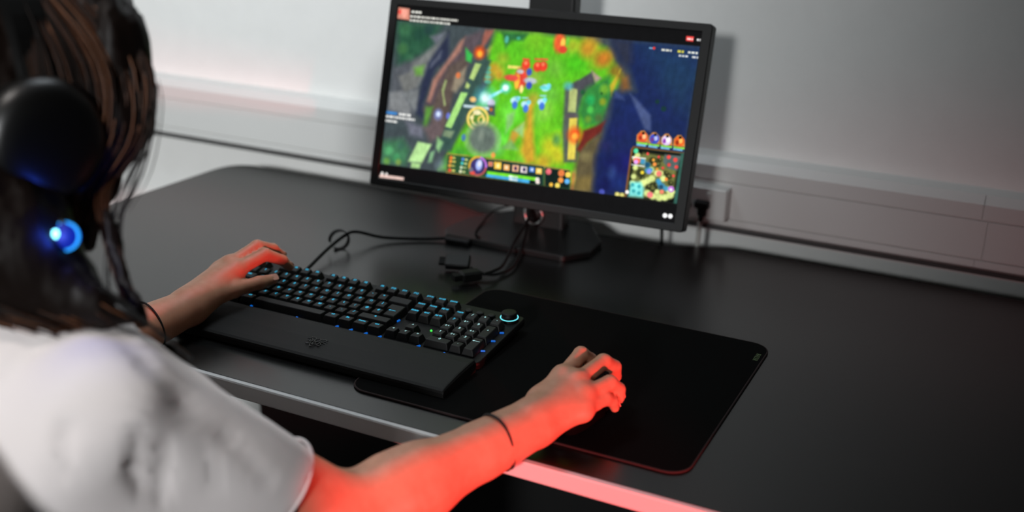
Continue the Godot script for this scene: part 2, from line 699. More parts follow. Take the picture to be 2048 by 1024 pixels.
# ---------------------------------------------------------------- the room
func _room() -> void:
	var x0 := -2.4
	var x1 := 2.8
	var z1 := 5.8
	var top := 1.75
	var t := 0.12
	var cx := (x0 + x1) / 2
	struct("wall_back", box_mesh(Vector3(cx, (top + FLOOR) / 2, WALL - t / 2), Vector3(x1 - x0 + 2 * t, top - FLOOR + 2 * t, t), 0.001, 0.001), M.wall_paint, "smooth white painted wall behind the desk and monitor", "wall")
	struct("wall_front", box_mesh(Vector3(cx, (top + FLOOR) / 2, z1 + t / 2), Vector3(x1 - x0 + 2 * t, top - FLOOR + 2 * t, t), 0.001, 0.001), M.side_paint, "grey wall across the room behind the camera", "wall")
	struct("wall_left", box_mesh(Vector3(x0 - t / 2, (top + FLOOR) / 2, (z1 + WALL) / 2), Vector3(t, top - FLOOR, z1 - WALL), 0.001, 0.001), M.wall_paint, "white side wall beyond the bright end of the desk", "wall")
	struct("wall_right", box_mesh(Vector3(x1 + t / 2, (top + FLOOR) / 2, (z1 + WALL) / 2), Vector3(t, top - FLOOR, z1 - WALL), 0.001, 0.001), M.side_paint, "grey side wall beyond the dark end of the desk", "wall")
	struct("floor", box_mesh(Vector3(cx, FLOOR - t / 2, (z1 + WALL) / 2), Vector3(x1 - x0, t, z1 - WALL), 0.001, 0.001), M.floor_vinyl, "dark grey vinyl floor under the desk", "floor")
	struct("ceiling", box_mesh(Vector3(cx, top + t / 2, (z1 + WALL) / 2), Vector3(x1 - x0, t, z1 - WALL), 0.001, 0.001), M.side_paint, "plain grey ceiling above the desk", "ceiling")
	# fixtures added out of view for the tilted lamp, spotlight and downlight
	var aim0 := BOX_AIM.normalized()
	var wl := thing("added_ceiling_lamp", "wide tilted ceiling lamp added out of view near the wall above the desk", "light", Vector3(BOX.x, 1.75, BOX.z))
	var wt := Transform3D(Basis.looking_at(aim0, Vector3(0.01, 0.02, -1)), BOX - wl.position - aim0 * 0.012)
	put("housing", box_mesh(Vector3.ZERO, Vector3(0.96, 0.06, 0.56), 0.02, 0.006, 3, wt * Transform3D(Basis(Vector3.RIGHT, PI / 2), Vector3(0, 0, 0.03))), M.steel_black, wl)
	put("diffuser", box_mesh(Vector3.ZERO, Vector3(0.9, 0.006, 0.5), 0.01, 0.002, 3, wt * Transform3D(Basis(Vector3.RIGHT, PI / 2), Vector3(0, 0, -0.003))), M.panel_glow, wl)
	put("rod", tube_mesh([Vector3(0, 0, 0), Vector3(0, -0.10, 0.0)], 0.012, 10, 2), M.steel_black, wl)
	var sl := thing("added_spotlight", "black ceiling spotlight added unseen across the room behind the camera", "light", Vector3(SPOT.x, 1.75, SPOT.z))
	var beam := SPOT_AIM.normalized()
	var sf := axis_frame(beam, SPOT - sl.position - beam * 0.32)
	put("can", lathe_mesh([[0.05, -0.20], [0.27, -0.17], [0.325, 0.0], [0.325, 0.012], [0.31, 0.012], [0.308, 0.002]], sf, 32), M.steel_black, sl)
	put("lens", lathe_mesh([[0.306, 0.0], [0.30, 0.006], [0.02, 0.009]], sf, 32), M.panel_glow, sl)
	put("stem", tube_mesh([Vector3(0, 0, 0), Vector3(0, -0.06, 0.0), SPOT - sl.position - beam * 0.46], 0.012, 10, 3), M.steel_black, sl)
	var dl := thing("added_downlight", "small round white ceiling downlight added unseen above the person's chair", "light", DOWN)
	put("trim_ring", lathe_mesh([[0.055, -0.004], [0.085, -0.006], [0.09, 0.0], [0.088, 0.01], [0.055, 0.01]], Transform3D(), 32), M.trunking, dl)
	put("lens", lathe_mesh([[0.056, 0.004], [0.05, -0.002], [0.01, -0.003]], Transform3D(), 32), M.panel_glow, dl)
	# the red lamp stands on the floor beside the desk, with an added flat visor over its head
	var l := thing("floor_lamp", "black floor lamp with an added visor over its glowing red head beside the desk", "lamp", Vector3(RED.x + 0.06, FLOOR, RED.z + 0.04))
	put("base", lathe_mesh([[0.13, 0.0], [0.13, 0.012], [0.12, 0.018], [0.02, 0.022]]), M.steel_black, l)
	put("pole", lathe_mesh([[0.012, 0.02], [0.012, 0.75]], Transform3D(), 14), M.steel_black, l)
	var aim := (RED_AIM - RED).normalized()
	var face := axis_frame(aim, RED - l.position - aim * 0.012)
	put("lamp_head", lathe_mesh([[0.01, -0.05], [0.022, -0.045], [0.028, -0.02], [0.028, 0.004], [0.023, 0.004], [0.023, -0.001]], face), M.steel_black, l)
	put("lamp_glass", lathe_mesh([[0.022, 0.0], [0.022, 0.003], [0.010, 0.004]], face), M.lamp_red_glow, l)
	var aim2 := (RED_SIDE_AIM - RED_SIDE).normalized()
	var face2 := axis_frame(aim2, RED_SIDE - l.position - aim2 * 0.012)
	put("lamp_head", lathe_mesh([[0.01, -0.05], [0.016, -0.045], [0.02, -0.02], [0.02, 0.004], [0.016, 0.004], [0.016, -0.001]], face2), M.steel_black, l)  # second head, added for the red tint on the wall
	put("lamp_glass", lathe_mesh([[0.015, 0.0], [0.015, 0.003], [0.006, 0.004]], face2), M.added_red_faint, l)
	put("visor", box_mesh(Vector3(0, 0.0215, -0.15), Vector3(0.30, 0.003, 0.36), 0.02, 0.001, 3, Transform3D(Basis.looking_at(aim), RED - l.position)), M.steel_black, l)  # added plate, cuts off the upward part of the red beam


func prism_x(profile: Array, x0: float, x1: float) -> ArrayMesh:
	var mb := MB.new()
	var a := PackedVector3Array()
	var b := PackedVector3Array()
	for p in profile:
		a.append(Vector3(x0, p[1], p[0]))
		b.append(Vector3(x1, p[1], p[0]))
	loft(mb, [a, b])
	return mb.mesh()


func _wall_fittings() -> void:
	var t := thing("cable_trunking", "white plastic cable trunking running along the wall behind the desk", "trunking", Vector3(0, 0.02, WALL))
	var f := 0.05
	put("body", prism_x([[0.0, 0.0], [f - 0.012, 0.0], [f - 0.004, 0.006], [f - 0.004, 0.108], [f - 0.016, 0.122], [0.0, 0.128]], -2.39, 2.79), M.trunking, t)
	put("shadow_strip", prism_x([[0.0, -0.009], [f - 0.012, -0.0085], [f - 0.008, -0.006], [f - 0.008, -0.0003], [0.0, -0.0003]], -2.39, 2.79), M.shadow_grey, t)  # dark strip standing in for the shade line below the trunking
	# snap-on covers: an upper, a middle and a lower one, butted at the joint on the right
	for run in [[-2.38, 0.767], [0.7685, 2.78]]:
		put("cover", prism_x([[f - 0.006, 0.086], [f, 0.0875], [f, 0.112], [f - 0.014, 0.1255], [f - 0.019, 0.124]], run[0], run[1]), M.trunking, t)
		put("cover", prism_x([[f - 0.006, 0.0205], [f, 0.0215], [f, 0.0845], [f - 0.006, 0.0855]], run[0] + 0.01, run[1] + 0.01), M.trunking, t)
		put("cover", prism_x([[f - 0.013, 0.0005], [f, 0.007], [f, 0.0185], [f - 0.006, 0.0195]], run[0], run[1]), M.trunking, t)
	var s := thing("wall_socket", "raised white double socket box mounted on the wall trunking beside the monitor", "socket", Vector3(0.322, 0.07, WALL + f))
	put("box", box_mesh(Vector3(0, 0, 0.016), Vector3(0.078, 0.058, 0.032), 0.004, 0.002), M.socket_white, s, Transform3D())
	put("rocker_switch", box_mesh(Vector3(0.008, 0.017, 0.0335), Vector3(0.008, 0.010, 0.004), 0.001, 0.001), M.socket_white, s)
	for k in 2:
		put("pin_hole", box_mesh(Vector3(-0.024 + 0.011 * k, -0.005, 0.0325), Vector3(0.003, 0.007, 0.0012), 0.0005, 0.0003), M.groove, s)
	var p := thing("power_plug", "black power plug pushed into the raised wall socket", "plug", Vector3(0.320, 0.064, WALL + f + 0.0315))
	var mb := MB.new()
	slab(mb, Vector3(0, 0.006, 0.007), Vector3(0.026, 0.013, 0.014), 0.003, 0.002)
	slab(mb, Vector3(0.001, -0.006, 0.006), Vector3(0.015, 0.018, 0.012), 0.004, 0.002)
	put("body", mb.mesh(), M.black_plastic, p)
	put("strain_relief", tube_mesh([Vector3(0.001, -0.012, 0.008), Vector3(0, -0.028, 0.009)], 0.004, 8, 2), M.black_plastic, p)
	tag(put("power_cable", tube_mesh([Vector3(0.320, 0.04, WALL + 0.091), Vector3(0.3185, 0.0, WALL + 0.088), Vector3(0.317, -0.1, WALL + 0.085), Vector3(0.317, -0.5, WALL + 0.07)], 0.0042, 10, 8), M.cable_white, self), "pale grey cord hanging from the plug down behind the desk", "cable")
	tag(put("drop_cable", tube_mesh([Vector3(0.215, 0.165, -0.545), Vector3(0.245, 0.06, -0.62), Vector3(0.249, -0.02, -0.655), Vector3(0.243, -0.2, -0.67), Vector3(0.24, -0.5, -0.66)], 0.003, 8, 8), M.cable_black, self), "black cord dropping behind the desk below the monitor's corner", "cable")


# ---------------------------------------------------------------- the desk
func _desk() -> void:
	var d := thing("desk", "long dark grey desk with a pale front edge strip and a cable cutout", "desk", Vector3(0.2, FLOOR, -0.22))
	var sh := Transform3D(Basis(), -d.position)
	var back := -0.635
	var front := 0.184
	var l := -0.70
	var r := 1.15
	var poly := round_poly([Vector2(l, front), Vector2(l, back), Vector2(-0.20, back), Vector2(-0.09, back + 0.042), Vector2(0.27, back + 0.042), Vector2(0.37, back), Vector2(r, back), Vector2(r, front)], [0.0, 0.07, 0.06, 0.05, 0.05, 0.06, 0.07, 0.0], 8)
	var mb := MB.new()
	plate_star(mb, poly, -0.024, 0.0, 0.002)
	put("tabletop", mb.mesh(), M.desk_top, d, sh)
	put("edge_strip", prism_x([[front - 0.001, -0.0235], [front + 0.0055, -0.023], [front + 0.0065, -0.021], [front + 0.0065, -0.003], [front + 0.0055, -0.0012], [front - 0.001, -0.0006]], l, r), M.strip, d, sh)
	for s in [-0.58, 1.03]:
		put("leg", box_mesh(Vector3(s, -0.375, -0.25), Vector3(0.07, 0.70, 0.05), 0.006, 0.002), M.steel_black, d, sh)
		put("foot", box_mesh(Vector3(s, FLOOR + 0.015, -0.23), Vector3(0.075, 0.03, 0.68), 0.01, 0.004), M.steel_black, d, sh)
		put("bracket", box_mesh(Vector3(s, -0.034, -0.24), Vector3(0.06, 0.018, 0.6), 0.004, 0.002), M.steel_black, d, sh)
	put("added_dark_panel", box_mesh(Vector3(0.225, -0.34, -0.53), Vector3(1.60, 0.60, 0.018), 0.002, 0.002), M.steel_black, d, sh)  # added dark panel, keeps the view under the desk black
	put("crossbeam", box_mesh(Vector3(0.225, -0.05, -0.30), Vector3(1.54, 0.04, 0.04), 0.004, 0.002), M.steel_black, d, sh)


# extruded polygon that need not be convex
func plate_star(mb: MB, poly: PackedVector2Array, y0: float, y1: float, bevel: float) -> void:
	var off := Geometry2D.offset_polygon(poly, -bevel, Geometry2D.JOIN_MITER)
	var inner: PackedVector2Array = off[0] if off.size() and off[0].size() == poly.size() else poly
	# match the start of the inner ring to the outer one
	var best := 0
	for i in inner.size():
		if inner[i].distance_to(poly[0]) < inner[best].distance_to(poly[0]):
			best = i
	var ring_in := PackedVector2Array()
	for i in inner.size():
		ring_in.append(inner[(i + best) % inner.size()])
	if Geometry2D.is_polygon_clockwise(ring_in) != Geometry2D.is_polygon_clockwise(poly):
		ring_in = poly
	var rings := []
	for s in [[y0, poly], [y1 - bevel, poly], [y1, ring_in]]:
		var ring := PackedVector3Array()
		for p in s[1]:
			ring.append(Vector3(p.x, s[0], p.y))
		rings.append(ring)
	loft(mb, rings, false, false)
	var up := Vector3.UP
	for s in [[y1, ring_in, true], [y0, poly, false]]:
		var tri := Geometry2D.triangulate_polygon(s[1])
		for i in range(0, tri.size(), 3):
			var a := Vector3(s[1][tri[i]].x, s[0], s[1][tri[i]].y)
			var b := Vector3(s[1][tri[i + 1]].x, s[0], s[1][tri[i + 1]].y)
			var c := Vector3(s[1][tri[i + 2]].x, s[0], s[1][tri[i + 2]].y)
			# clockwise seen from outside
			var n := (b - a).cross(c - a)
			if (n.dot(up) > 0.0) == s[2]:
				mb.v.append_array([a, c, b])
			else:
				mb.v.append_array([a, b, c])
			mb.uv.append_array([Vector2.ZERO, Vector2.ZERO, Vector2.ZERO])
			mb.sm.append(-1)


# ---------------------------------------------------------------- the monitor
func _monitor() -> void:
	var o := thing("monitor", "black flat computer monitor showing a colourful battle game on its stand", "monitor", Vector3(0.048, 0, -0.53))
	var head := Transform3D(Basis.from_euler(Vector3(-0.2525, 0.051, 0)), Vector3(0.0675, 0.2394, -0.4626) - o.position)
	var hw := 0.2815
	var hh := 0.1625
	var sw := 0.2657
	var sh := 0.14945
	# frame: outer rounded edge, raised lip, step down to the panel
	var mb := MB.new()
	var rings := []
	for s in [[hw - 0.012, hh - 0.012, -0.034], [hw - 0.003, hh - 0.003, -0.028], [hw, hh, -0.022], [hw, hh, 0.004], [hw - 0.0012, hh - 0.0012, 0.0055], [sw + 0.0012, sh + 0.0012, 0.0055], [sw, sh, 0.0045], [sw, sh, 0.0005]]:
		var r := rrect(0, 0, s[0], s[1], 0.005 if s[0] > sw + 0.005 else 0.0012, 0, 3)
		for i in r.size():
			r[i] = Vector3(r[i].x, -r[i].z, s[2])
		rings.append(r)
	loft(mb, rings, true, false)
	put("bezel", mb.mesh(), M.bezel, o, head)
	var bk := MB.new()
	slab(bk, Vector3.ZERO, Vector3(0.40, 0.024, 0.21), 0.03, 0.008, 4, Transform3D(Basis(Vector3.RIGHT, PI / 2), Vector3(0, -0.01, -0.044)))
	put("back_shell", bk.mesh(), M.bezel, o, head)
	# the lit panel
	var st := SurfaceTool.new()
	st.begin(Mesh.PRIMITIVE_TRIANGLES)
	for c in [[-1, 1], [1, 1], [1, -1], [-1, 1], [1, -1], [-1, -1]]:
		st.set_normal(Vector3(0, 0, 1))
		st.set_uv(Vector2((c[0] + 1) / 2.0, (1 - c[1]) / 2.0))
		st.add_vertex(Vector3(c[0] * sw, c[1] * sh, 0.0012))
	var m := StandardMaterial3D.new()
	m.resource_name = "screen_picture"
	m.albedo_color = Color(0.03, 0.03, 0.03)
	m.roughness = 0.5
	m.metallic_specular = 0.12
	m.emission_enabled = true
	m.emission = Color.BLACK
	m.emission_texture = _screen_picture()
	m.emission_energy_multiplier = 1.12
	m.texture_repeat = false
	put("screen", st.commit(), m, o, head)
	# light the panel sheds on the desk
	var al := AreaLight3D.new()
	al.name = "screen_light"
	al.area_size = Vector2(0.5, 0.26)
	al.light_color = Color(0.55, 0.85, 0.45)
	al.light_energy = 0.002
	al.area_range = 6.0
	al.shadow_enabled = true
	o.add_child(al)
	al.transform = head * Transform3D(Basis(Vector3.UP, PI), Vector3(0, 0, 0.008))
	# stand
	var col := MB.new()
	var cr := []
	for s in [[0.008, 0.048, 0.0495, -0.035], [0.10, 0.05, 0.048, -0.035], [0.30, 0.056, 0.0425, -0.033], [0.52, 0.062, 0.041, -0.030], [0.526, 0.062, 0.036, -0.030]]:
		cr.append(_shift(rrect(s[1] - 0.048, s[3], s[2], 0.016, 0.005, s[0], 3), Vector3.ZERO))
	loft(col, cr)
	put("column", col.mesh(), M.column_grey, o)
	put("cable_ring", _ring_mesh(Vector3(-0.006, 0.03, -0.0165), Vector3(0, 0, 1), 0.017, 0.0035), M.chrome, o)
	put("cable_hole", lathe_mesh([[0.0155, 0.0], [0.0155, 0.0015], [0.001, 0.0016]], Transform3D(Basis(Vector3.RIGHT, PI / 2), Vector3(-0.006, 0.03, -0.0192))), M.black_plastic, o)
	put("tilt_joint", box_mesh(Vector3(0.008, 0.245, -0.005), Vector3(0.08, 0.08, 0.07), 0.01, 0.003), M.column_grey, o)
	var base := round_poly([Vector2(-0.118, 0.105), Vector2(-0.135, 0.075), Vector2(-0.13, 0.0), Vector2(-0.075, -0.09), Vector2(0.075, -0.09), Vector2(0.133, 0.0), Vector2(0.135, 0.06), Vector2(0.105, 0.105)], [0.012, 0.012, 0.02, 0.015, 0.015, 0.02, 0.012, 0.012], 4)
	var bm := MB.new()
	plate(bm, base, 0.0005, 0.010, 0.0022)
	put("base_plate", bm.mesh(), M.base_black, o)


func _shift(r: PackedVector3Array, by: Vector3) -> PackedVector3Array:
	for i in r.size():
		r[i] += by
	return r


func _ring_mesh(c: Vector3, n: Vector3, radius: float, thick: float, from := 0.0, to := TAU, seg := 40) -> ArrayMesh:
	var fr := axis_frame(n, c)
	var pts := PackedVector3Array()
	var whole := to - from > TAU - 0.01
	for i in seg + (0 if whole else 1):
		var a := from + (to - from) * i / seg
		pts.append(fr * Vector3(cos(a) * radius, 0, sin(a) * radius))
	var mb := MB.new()
	tube(mb, pts, thick, 8, whole)
	return mb.mesh()


# the picture on the screen, painted stroke by stroke; x and y run 0..1000 across and down the panel
const PW := 760
const PH := 428
var px := PackedColorArray()


func _poly(c: Color, soft: float, a: float, q: Array) -> void:
	var pts := PackedVector2Array()
	var lo := Vector2(1e9, 1e9)
	var hi := -lo
	for i in range(0, q.size(), 2):
		var p := Vector2(q[i] * PW / 1000.0, q[i + 1] * PH / 1000.0)
		pts.append(p)
		lo = lo.min(p)
		hi = hi.max(p)
	var n := pts.size()
	for y in range(maxi(0, int(lo.y - soft)), mini(PH - 1, int(hi.y + soft)) + 1):
		for x in range(maxi(0, int(lo.x - soft)), mini(PW - 1, int(hi.x + soft)) + 1):
			var p := Vector2(x + 0.5, y + 0.5)
			var best := 1e9
			var inside := false
			var b := pts[n - 1]
			for k in n:
				var e := pts[k]
				var ab := e - b
				var t := clampf((p - b).dot(ab) / maxf(ab.length_squared(), 1e-6), 0.0, 1.0)
				best = minf(best, (b + ab * t).distance_squared_to(p))
				if (e.y > p.y) != (b.y > p.y) and p.x < (b.x - e.x) * (p.y - e.y) / (b.y - e.y) + e.x:
					inside = not inside
				b = e
			var s := sqrt(best) * (1.0 if inside else -1.0)
			var w := clampf(s / soft * 0.5 + 0.5, 0.0, 1.0) * a
			if w > 0.0:
				px[y * PW + x] = px[y * PW + x].lerp(c, w)


func _dab(c: Color, x: float, y: float, rx: float, ry: float, a := 1.0, hard := 2.0) -> void:
	var cx := x * PW / 1000.0
	var cy := y * PH / 1000.0
	rx *= PW / 1000.0
	ry *= PW / 1000.0
	for j in range(maxi(0, int(cy - ry * 1.6)), mini(PH - 1, int(cy + ry * 1.6)) + 1):
		for i in range(maxi(0, int(cx - rx * 1.6)), mini(PW - 1, int(cx + rx * 1.6)) + 1):
			var d := Vector2((i + 0.5 - cx) / rx, (j + 0.5 - cy) / ry).length()
			var w := a * clampf((1.3 - d) * hard, 0.0, 1.0)
			if w > 0.0:
				px[j * PW + i] = px[j * PW + i].lerp(c, w)


func _ringdab(c: Color, x: float, y: float, r: float, wide: float, a := 1.0, a0 := 0.0, a1 := 7.0) -> void:
	var cx := x * PW / 1000.0
	var cy := y * PH / 1000.0
	r *= PW / 1000.0
	wide *= PW / 1000.0
	for j in range(maxi(0, int(cy - r - wide)), mini(PH - 1, int(cy + r + wide)) + 1):
		for i in range(maxi(0, int(cx - r - wide)), mini(PW - 1, int(cx + r + wide)) + 1):
			var v := Vector2(i + 0.5 - cx, j + 0.5 - cy)
			var ang := fposmod(v.angle(), TAU)
			var w := a * clampf(1.5 - absf(v.length() - r) / wide * 1.5, 0.0, 1.0)
			if w > 0.0 and ang >= a0 and ang <= a1:
				px[j * PW + i] = px[j * PW + i].lerp(c, w)


func _bar(c: Color, x: float, y: float, w: float, h: float) -> void:
	_poly(c, 1.0, 1.0, [x, y, x + w, y, x + w, y + h, x, y + h])


# a line of writing too small to read: short dashes
func _scrawl(c: Color, x: float, y: float, w: float, h: float, rng: RandomNumberGenerator) -> void:
	var at := x
	while at < x + w:
		var n := rng.randf_range(4.0, 13.0)
		_bar(c, at, y, minf(n, x + w - at), h)
		at += n + 2.2


func C8(r: int, g: int, b: int) -> Color:
	return Color(r / 255.0, g / 255.0, b / 255.0)


func _screen_picture() -> ImageTexture:
	var rng := RandomNumberGenerator.new()
	rng.seed = 5
	px.resize(PW * PH)
	px.fill(C8(15, 15, 16))
	_poly(C8(66, 76, 80), 1.5, 1.00, [-1, 85, 1004, 74, 998, 899, -1, 919])
	_poly(C8(42, 84, 62), 14.0, 1.00, [-5, 88, 158, 87, 135, 227, 23, 354])
	_dab(C8(60, 110, 75), 32, 134, 23.3, 23.3, 0.80, 1.2)
	_dab(C8(34, 70, 58), 86, 154, 21.7, 21.7, 0.80, 1.2)
	_dab(C8(70, 120, 72), 32, 243, 20.2, 20.2, 0.80, 1.2)
	_dab(C8(50, 95, 70), 84, 242, 15.5, 15.5, 0.80, 1.2)
	_dab(C8(58, 104, 74), 62, 293, 17.1, 17.1, 0.80, 1.2)
	_dab(C8(36, 62, 62), 118, 122, 20.2, 20.2, 0.80, 1.2)
	_poly(C8(84, 88, 94), 8.0, 1.00, [2, 357, 88, 289, 114, 514, 103, 652, 1, 645])
	_poly(C8(118, 122, 120), 6.0, 1.00, [73, 318, 187, 139, 170, 249, 108, 434, 70, 400])
	_poly(C8(112, 114, 112), 5.0, 1.00, [28, 404, 97, 343, 102, 448, 56, 498])
	_poly(C8(104, 170, 60), 6.0, 0.80, [81, 345, 116, 323, 116, 381, 90, 385])
	_poly(C8(125, 128, 130), 5.0, 1.00, [3, 499, 45, 483, 85, 566, 86, 615, 5, 598])
	_poly(C8(120, 124, 126), 5.0, 1.00, [45, 491, 106, 464, 114, 594, 97, 580])
	_poly(C8(44, 50, 72), 6.0, 1.00, [164, 202, 189, 126, 200, 269, 158, 333, 128, 542, 141, 637, 107, 603, 114, 430, 130, 305])
	_poly(C8(96, 102, 118), 5.0, 1.00, [141, 311, 171, 233, 169, 274, 138, 336])
	_poly(C8(104, 108, 118), 5.0, 1.00, [124, 159, 178, 127, 154, 204])
	_poly(C8(86, 74, 80), 6.0, 1.00, [200, 269, 251, 149, 272, 162, 262, 291, 192, 562, 151, 635, 130, 574, 167, 380])
	_poly(C8(164, 118, 104), 5.0, 1.00, [232, 168, 250, 141, 237, 223, 198, 318, 170, 412, 153, 529, 142, 523, 153, 398, 196, 286])
	_poly(C8(92, 80, 74), 6.0, 1.00, [203, 317, 258, 244, 272, 290, 233, 441, 213, 704, 173, 728, 161, 568, 182, 434])
	_poly(C8(152, 140, 118), 5.0, 0.90, [228, 369, 263, 307, 264, 387, 239, 456, 223, 443])
	_dab(C8(224, 120, 70), 240, 359, 7.8, 9.3, 0.90, 2.0)
	_poly(C8(90, 150, 60), 5.0, 0.90, [139, 556, 165, 551, 153, 667, 138, 671])
	_poly(C8(150, 165, 110), 2.0, 1.00, [188, 449, 196, 391, 203, 394, 197, 464, 210, 534, 203, 540])
	_poly(C8(110, 112, 126), 7.0, 1.00, [73, 651, 138, 671, 143, 735, 95, 729])
	_poly(C8(104, 90, 92), 8.0, 1.00, [139, 679, 204, 592, 208, 705, 170, 754])
	_dab(C8(126, 136, 190), 186, 591, 15.5, 18.6, 0.90, 1.5)
	_dab(C8(210, 225, 250), 187, 589, 7.0, 7.8, 1.00, 2.0)
	_dab(C8(110, 120, 220), 222, 592, 7.0, 10.1, 0.90, 2.0)
	_poly(C8(66, 118, 84), 10.0, 1.00, [-8, 785, 71, 754, 102, 816, 92, 903, -1, 915])
	_dab(C8(88, 170, 110), 25, 833, 17.1, 17.1, 0.80, 1.2)
	_dab(C8(70, 150, 96), 54, 867, 15.5, 15.5, 0.80, 1.2)
	_dab(C8(110, 160, 70), 21, 896, 12.4, 12.4, 0.80, 1.2)
	_dab(C8(60, 100, 84), 66, 796, 14.0, 14.0, 0.80, 1.2)
	_dab(C8(140, 170, 80), 64, 892, 10.9, 10.9, 0.80, 1.2)
	_poly(C8(150, 92, 80), 4.0, 1.00, [314, 92, 346, 88, 324, 163, 307, 205, 305, 133])
	_poly(C8(196, 140, 110), 4.0, 1.00, [327, 202, 373, 123, 360, 164, 333, 234])
	_poly(C8(88, 78, 84), 6.0, 1.00, [248, 141, 306, 93, 306, 146, 286, 208, 278, 262, 256, 239])
	_poly(C8(60, 180, 80), 3.0, 1.00, [253, 200, 280, 236, 280, 282, 260, 272])
	_poly(C8(96, 188, 34), 8.0, 1.00, [349, 93, 642, 87, 716, 126, 782, 277, 744, 396, 713, 578, 685, 889, 541, 828, 212, 901, 258, 727, 316, 516, 361, 350, 335, 276, 337, 197])
	_dab(C8(88, 190, 36), 427, 170, 46.5, 41.9, 0.75, 1.0)
	_dab(C8(120, 190, 40), 487, 122, 46.5, 41.9, 0.75, 1.0)
	_dab(C8(196, 168, 52), 374, 308, 26.4, 23.7, 0.75, 1.0)
	_dab(C8(210, 160, 60), 345, 353, 18.6, 16.7, 0.75, 1.0)
	_dab(C8(160, 180, 50), 385, 241, 23.3, 20.9, 0.75, 1.0)
	_dab(C8(110, 180, 60), 560, 264, 38.8, 34.9, 0.75, 1.0)
	_dab(C8(70, 190, 30), 626, 228, 46.5, 41.9, 0.75, 1.0)
	_dab(C8(140, 190, 50), 597, 144, 31.0, 27.9, 0.75, 1.0)
	_dab(C8(110, 190, 70), 555, 406, 38.8, 34.9, 0.75, 1.0)
	_dab(C8(90, 215, 50), 439, 532, 46.5, 41.9, 0.75, 1.0)
	_dab(C8(84, 210, 46), 424, 652, 38.8, 34.9, 0.75, 1.0)
	_dab(C8(120, 205, 40), 556, 611, 38.8, 34.9, 0.75, 1.0)
	_dab(C8(190, 200, 42), 594, 706, 35.7, 32.1, 0.75, 1.0)
	_dab(C8(196, 180, 50), 568, 776, 31.0, 27.9, 0.75, 1.0)
	_dab(C8(170, 205, 40), 603, 627, 23.3, 20.9, 0.75, 1.0)
	_dab(C8(190, 190, 50), 502, 726, 31.0, 27.9, 0.75, 1.0)
	_dab(C8(120, 200, 60), 519, 542, 31.0, 27.9, 0.75, 1.0)
	_dab(C8(130, 200, 60), 491, 794, 23.3, 20.9, 0.75, 1.0)
	_dab(C8(150, 180, 70), 495, 327, 35.7, 32.1, 0.75, 1.0)
	_dab(C8(196, 150, 44), 663, 121, 35.7, 32.1, 0.75, 1.0)
	_dab(C8(190, 120, 36), 719, 175, 31.0, 27.9, 0.75, 1.0)
	_dab(C8(150, 96, 36), 754, 245, 26.4, 23.7, 0.75, 1.0)
	_dab(C8(150, 170, 40), 692, 205, 31.0, 27.9, 0.75, 1.0)
	_dab(C8(64, 150, 60), 280, 803, 38.8, 34.9, 0.75, 1.0)
	_dab(C8(60, 130, 70), 242, 851, 23.3, 20.9, 0.75, 1.0)
	_dab(C8(100, 190, 90), 408, 747, 23.3, 20.9, 0.75, 1.0)
	_dab(C8(200, 196, 40), 577, 684, 34.1, 34.1, 0.80, 1.0)
	_dab(C8(206, 190, 44), 612, 740, 27.9, 27.9, 0.80, 1.0)
	_dab(C8(206, 170, 46), 561, 778, 26.4, 26.4, 0.80, 1.0)
	_dab(C8(196, 170, 50), 495, 637, 23.3, 23.3, 0.80, 1.0)
	_dab(C8(190, 170, 60), 504, 441, 23.3, 23.3, 0.80, 1.0)
	_dab(C8(214, 160, 50), 357, 298, 20.2, 20.2, 0.80, 1.0)
	_dab(C8(206, 150, 50), 380, 334, 17.1, 17.1, 0.80, 1.0)
	_dab(C8(206, 140, 44), 658, 147, 31.0, 31.0, 0.80, 1.0)
	_dab(C8(200, 110, 40), 709, 190, 26.4, 26.4, 0.80, 1.0)
	_dab(C8(170, 180, 44), 611, 129, 23.3, 23.3, 0.80, 1.0)
	_dab(C8(170, 190, 60), 440, 336, 18.6, 18.6, 0.80, 1.0)
	_dab(C8(120, 225, 70), 431, 533, 31.0, 31.0, 0.80, 1.0)
	_dab(C8(110, 225, 70), 420, 692, 27.9, 27.9, 0.80, 1.0)
	_dab(C8(150, 215, 80), 547, 497, 31.0, 31.0, 0.80, 1.0)
	_poly(C8(204, 160, 48), 7.0, 1.00, [484, 445, 506, 467, 517, 619, 538, 783, 508, 803, 486, 730, 492, 599])
	_poly(C8(190, 150, 56), 5.0, 1.00, [445, 632, 488, 571, 483, 611, 452, 722, 436, 732])
	_poly(C8(140, 200, 120), 4.0, 0.90, [422, 545, 448, 521, 446, 593, 426, 649])
	_poly(C8(150, 205, 130), 4.0, 0.90, [452, 624, 484, 572, 486, 656])
	_poly(C8(120, 180, 100), 4.0, 0.90, [413, 737, 448, 677, 476, 732])
	_poly(C8(46, 110, 60), 5.0, 1.00, [371, 97, 459, 91, 446, 132, 407, 138, 390, 179])
	_dab(C8(90, 190, 180), 390, 134, 6.2, 10.9, 0.80, 2.0)
	_dab(C8(70, 180, 160), 429, 121, 6.2, 4.7, 0.70, 2.0)
	_dab(C8(80, 190, 170), 338, 299, 10.9, 6.2, 0.70, 2.0)
	_dab(C8(80, 190, 170), 340, 324, 10.9, 6.2, 0.70, 2.0)
	_dab(C8(80, 190, 170), 342, 350, 10.9, 6.2, 0.70, 2.0)
	_dab(C8(80, 190, 170), 344, 376, 10.9, 6.2, 0.70, 2.0)
	_poly(C8(58, 84, 78), 4.0, 1.00, [310, 251, 347, 258, 327, 366, 308, 488, 279, 600, 247, 783, 193, 795, 211, 694, 263, 444])
	_poly(C8(172, 200, 120), 2.0, 1.00, [294, 280, 315, 283, 295, 378, 279, 368])
	_poly(C8(176, 200, 120), 2.0, 1.00, [272, 389, 285, 407, 280, 427, 268, 423])
